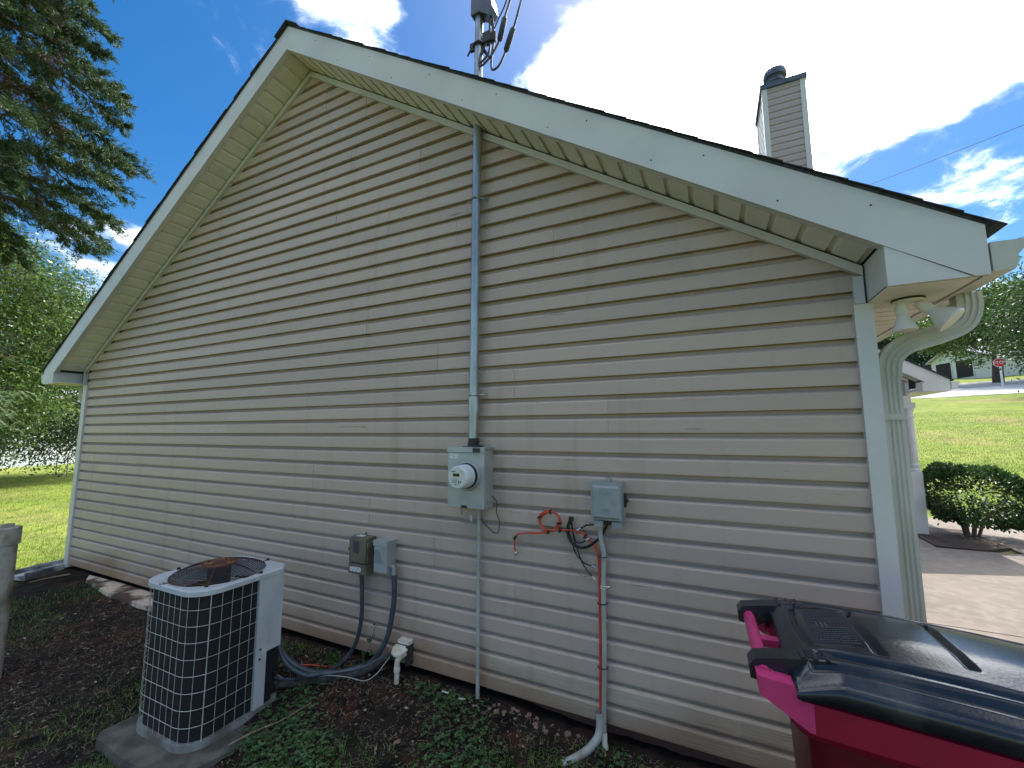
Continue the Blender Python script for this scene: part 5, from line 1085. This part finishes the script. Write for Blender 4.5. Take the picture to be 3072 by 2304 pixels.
cypress((-4.95, -.25, gz0(-4.95, -.25)), 12.5, 5.6, 2.85, 76, 'tall cypress with drooping sprays and bare brown twigs at upper left')

# shrub by the porch
hb = thing('holly_bush', 'clipped dark green bush on several stems in the mulch beside the porch post', 'bush', (10.9, 6.85, gz0(10.9, 6.85)))
segs = []
for k in range(7):
    a = k*.9; segs.append(([(10.85+.06*math.cos(a), 6.85+.06*math.sin(a), -.12), (10.87+.16*math.cos(a), 6.85+.12*math.sin(a), .2), (10.9+.42*math.cos(a), 6.85+.25*math.sin(a), .55)], .022, .010))
sub(obj('trunk', limb_mesh(segs), m_twig, hb, smooth=True), hb)
n = 9000; ds_ = unit(rng.normal(size=(n, 3))); rr_ = (.72+.28*rng.uniform(0, 1, n)**.5)*(1+.10*np.sin(ds_[:, 0]*9)*np.sin(ds_[:, 1]*7+2)); sq = np.array([.58, .46, .44]); C = ds_*rr_[:, None]; C = np.sign(C)*np.abs(C)**.62*sq*(1+.09*np.sin(C[:, 0:1]*7+1)*np.sin(C[:, 1:2]*6+C[:, 2:3]*5))+np.array([10.93, 6.88, .60])+rng.normal(0, .02, (n, 3)); C[:, 2] -= .10*sstep(C[:, 0], 11.0, 11.5)
V, F = leaves(C, ds_+rng.normal(0, .6, (n, 3)), .055, .034); sub(mesh_np('crown', V, F, m_leaf_h, hb), hb)

# right background
def far(d, az): x, y = pol(d, az); return Vector((x, y, gz0(x, y)))
p = far(60, 23.9); broad_tree('shade_tree', 'large spreading oak across the road with dark trunk beside the stop sign', p, p+Vector((.4, 0, 6.1)), (6.0, 6.0, 3.4), 460, 60, .32, m_leaf_r, .42, .55, shell=.3)
p = far(42, 28.2); broad_tree('roadside_tree', 'dark tree at the far right edge above the oak and lawn', p, p+Vector((.2, 0, 4.6)), (3.0, 3.2, 3.4), 260, 70, .24, m_leaf_b, .28, .5)
p = far(34, 29.5); 
for i, (d, az, h, lab) in enumerate(((92, 15.2, 15, 'tall pine at the left of the far tree line'), (88, 16.8, 13, 'pine standing second from left in the far tree line'), (94, 18.2, 14, 'pine standing between the far pines above the porch roof'), (98, 20.0, 15, 'pine behind the garage, hidden partly by the oak'), (100, 22.2, 15, 'pine far behind the white house left of the oak trunk'), (100, 25, 16, 'pine far behind the white house right of the oak trunk'))):
    p = far(d, az); broad_tree('pine_tree', lab, p, p+Vector((0, 0, h*.55)), (2.6, 2.6, h*.46), 150, 46, .55, m_leaf_p, .25, .75, 'far tree line', aspect=.28)
# houses across the road
def far_house(name, label, d, az, face_az, W, Dp, Hh, roof_h, bays=(), garage=False):
    p = far(d, az); t = thing(name, label, 'house', p, -R(face_az)); bm = nb()
    prism(bm, [(-W/2, -.5), (W/2, -.5), (W/2, Hh), (0, Hh+roof_h), (-W/2, Hh)], 'y', 0, Dp); obj('wall', bm, m_farwhite, t)
    for s in (-1, 1):
        bm = nb(); prism(bm, [(0, Hh+roof_h+.02), (s*(W/2+.4), Hh-.02-.4*roof_h/(W/2)), (s*(W/2+.4), Hh+.16-.4*roof_h/(W/2)), (0, Hh+roof_h+.22)][::s], 'y', -.4, Dp+.4); obj('roof', bm, m_farroof, t)
    for (xa, xb, za, zb, nm, mm) in bays:
        bm = nb(); box(bm, xa, xb, -.02, .05, za, zb); o = obj(nm, bm, mm, t)
        bm = nb(); box(bm, xa-.12, xa, -.06, .04, za, zb+.12); box(bm, xb, xb+.12, -.06, .04, za, zb+.12); box(bm, xa, xb, -.06, .04, zb, zb+.12); obj('opening_trim', bm, m_farwhite, o)
    return t
far_house('garage_house', 'white garage with two dark open bays under the oak branches', 75, 21.3, 74, 6.6, 15, 2.5, 1.35, ((-2.6, -.35, .0, 2.1, 'open_bay', m_dkopen), (.35, 2.6, 0, 2.1, 'open_bay', m_dkopen)))
far_house('far_house', 'long white house behind the oak trunk and stop sign', 92, 25.8, 26, 9.2, 12, 2.9, 1.3, ((2.3, 2.9, 1.2, 2.2, 'window', m_farroof),))
# stop sign
p = far(53.5, 24.15); ss = thing('stop_sign', 'red octagonal stop sign on a pale post at the roadside', 'sign', p, -R(24))
bm = nb(); box(bm, -.07, .07, .01, .09, -.3, 2.45); obj('post', bm, m_swhite, ss)
bm = nb(); lathe(bm, [(0, 2.45), (.10, 2.46), (.12, 2.56), (.06, 2.62), (0, 2.63)], 12, Matrix.Translation((0, .05, 0))); obj('post_cap', bm, m_swhite, ss)
bm = nb(); prism(bm, [(.40*math.cos(R(22.5+45*k)), 2.05+.40*math.sin(R(22.5+45*k))) for k in range(8)], 'y', -.012, -.002); sp_ = obj('sign_border', bm, m_swhite, ss)
bm = nb(); prism(bm, [(.37*math.cos(R(22.5+45*k)), 2.05+.37*math.sin(R(22.5+45*k))) for k in range(8)], 'y', -.018, -.0125); obj('sign_face', bm, m_red, ss)
cu = bpy.data.curves.new('stop_text', 'FONT'); cu.body = 'STOP'; cu.size = .31; cu.align_x = 'CENTER'; cu.align_y = 'CENTER'; cu.extrude = .002
to = bpy.data.objects.new('sign_text', cu); col.objects.link(to); dg = bpy.context.evaluated_depsgraph_get(); me = bpy.data.meshes.new_from_object(to.evaluated_get(dg)); bpy.data.objects.remove(to)
to = link('sign_text', me, m_swhite, ss); to.location = (0, -.022, 2.05); to.rotation_euler = (R(90), 0, 0)
# overhead lines at the right
for k, (a, b, lab) in enumerate(((((14, 30, 16.5)), (40, 12, 17.0), 'thin overhead power line crossing the sky at the right edge'), ((12, 33, 11.0), (40, 16, 13.5), 'lower thin overhead line near the right roof corner'))):
    bm = nb(); a, b = Vector(a), Vector(b); tube(bm, [a.lerp(b, t)+Vector((0, 0, -1.2*4*t*(1-t)*.5)) for t in np.linspace(0, 1, 12)], .014, 5); tag(obj('overhead_line', bm, m_dark, None), lab, 'wire')
# left background: white house, fence posts
p = Vector((-30.0, 6.9, gz0(-30, 6.9))); nh = thing('neighbour_house', 'white clapboard house seen through the leaves across the left lawn', 'house', p, R(-64))
bm = nb(); prism(bm, [(-8, -.4), (8, -.4), (8, 3.0), (-8, 3.0)], 'y', 0, 7); obj('wall', bm, m_farwhite, nh)
kz = 0
while kz < 2.9: bm = nb(); prism(bm, [(-.03, kz), (0.0, kz+.20), (.02, kz+.20), (.02, kz)], 'x', -8, 8); obj('clapboard', bm, m_farwhite, nh); kz += .2
bm = nb(); prism(bm, [(-.5, 2.9), (3.5, 4.9), (7.5, 2.9), (7.5, 3.1), (3.5, 5.1), (-.5, 3.1)], 'x', -8.4, 8.4); obj('roof', bm, m_farroof, nh)
for xx in (-4.5, 0, 4.5): bm = nb(); box(bm, xx-.5, xx+.5, -.05, .03, .9, 2.2); obj('window', bm, m_dkopen, nh)
for k, (x, y) in enumerate(((-14.9, 4.55), (-14.6, 4.75), (-13.6, 4.9))):
    bm = nb(); z = gz0(x, y); tube(bm, [(x, y, z-.2), (x, y, z+.85)], .018, 8); tube(bm, [(x, y, z+.85), (x, y, z+.87)], .026, 8); tag(obj('fence_post', bm, m_galv, None), ['thin metal stake on the left lawn, leftmost of three', 'middle one of three thin metal stakes on the left lawn', 'thin metal stake on the left lawn nearest the house corner'][k], 'post', 'stakes on the left lawn')
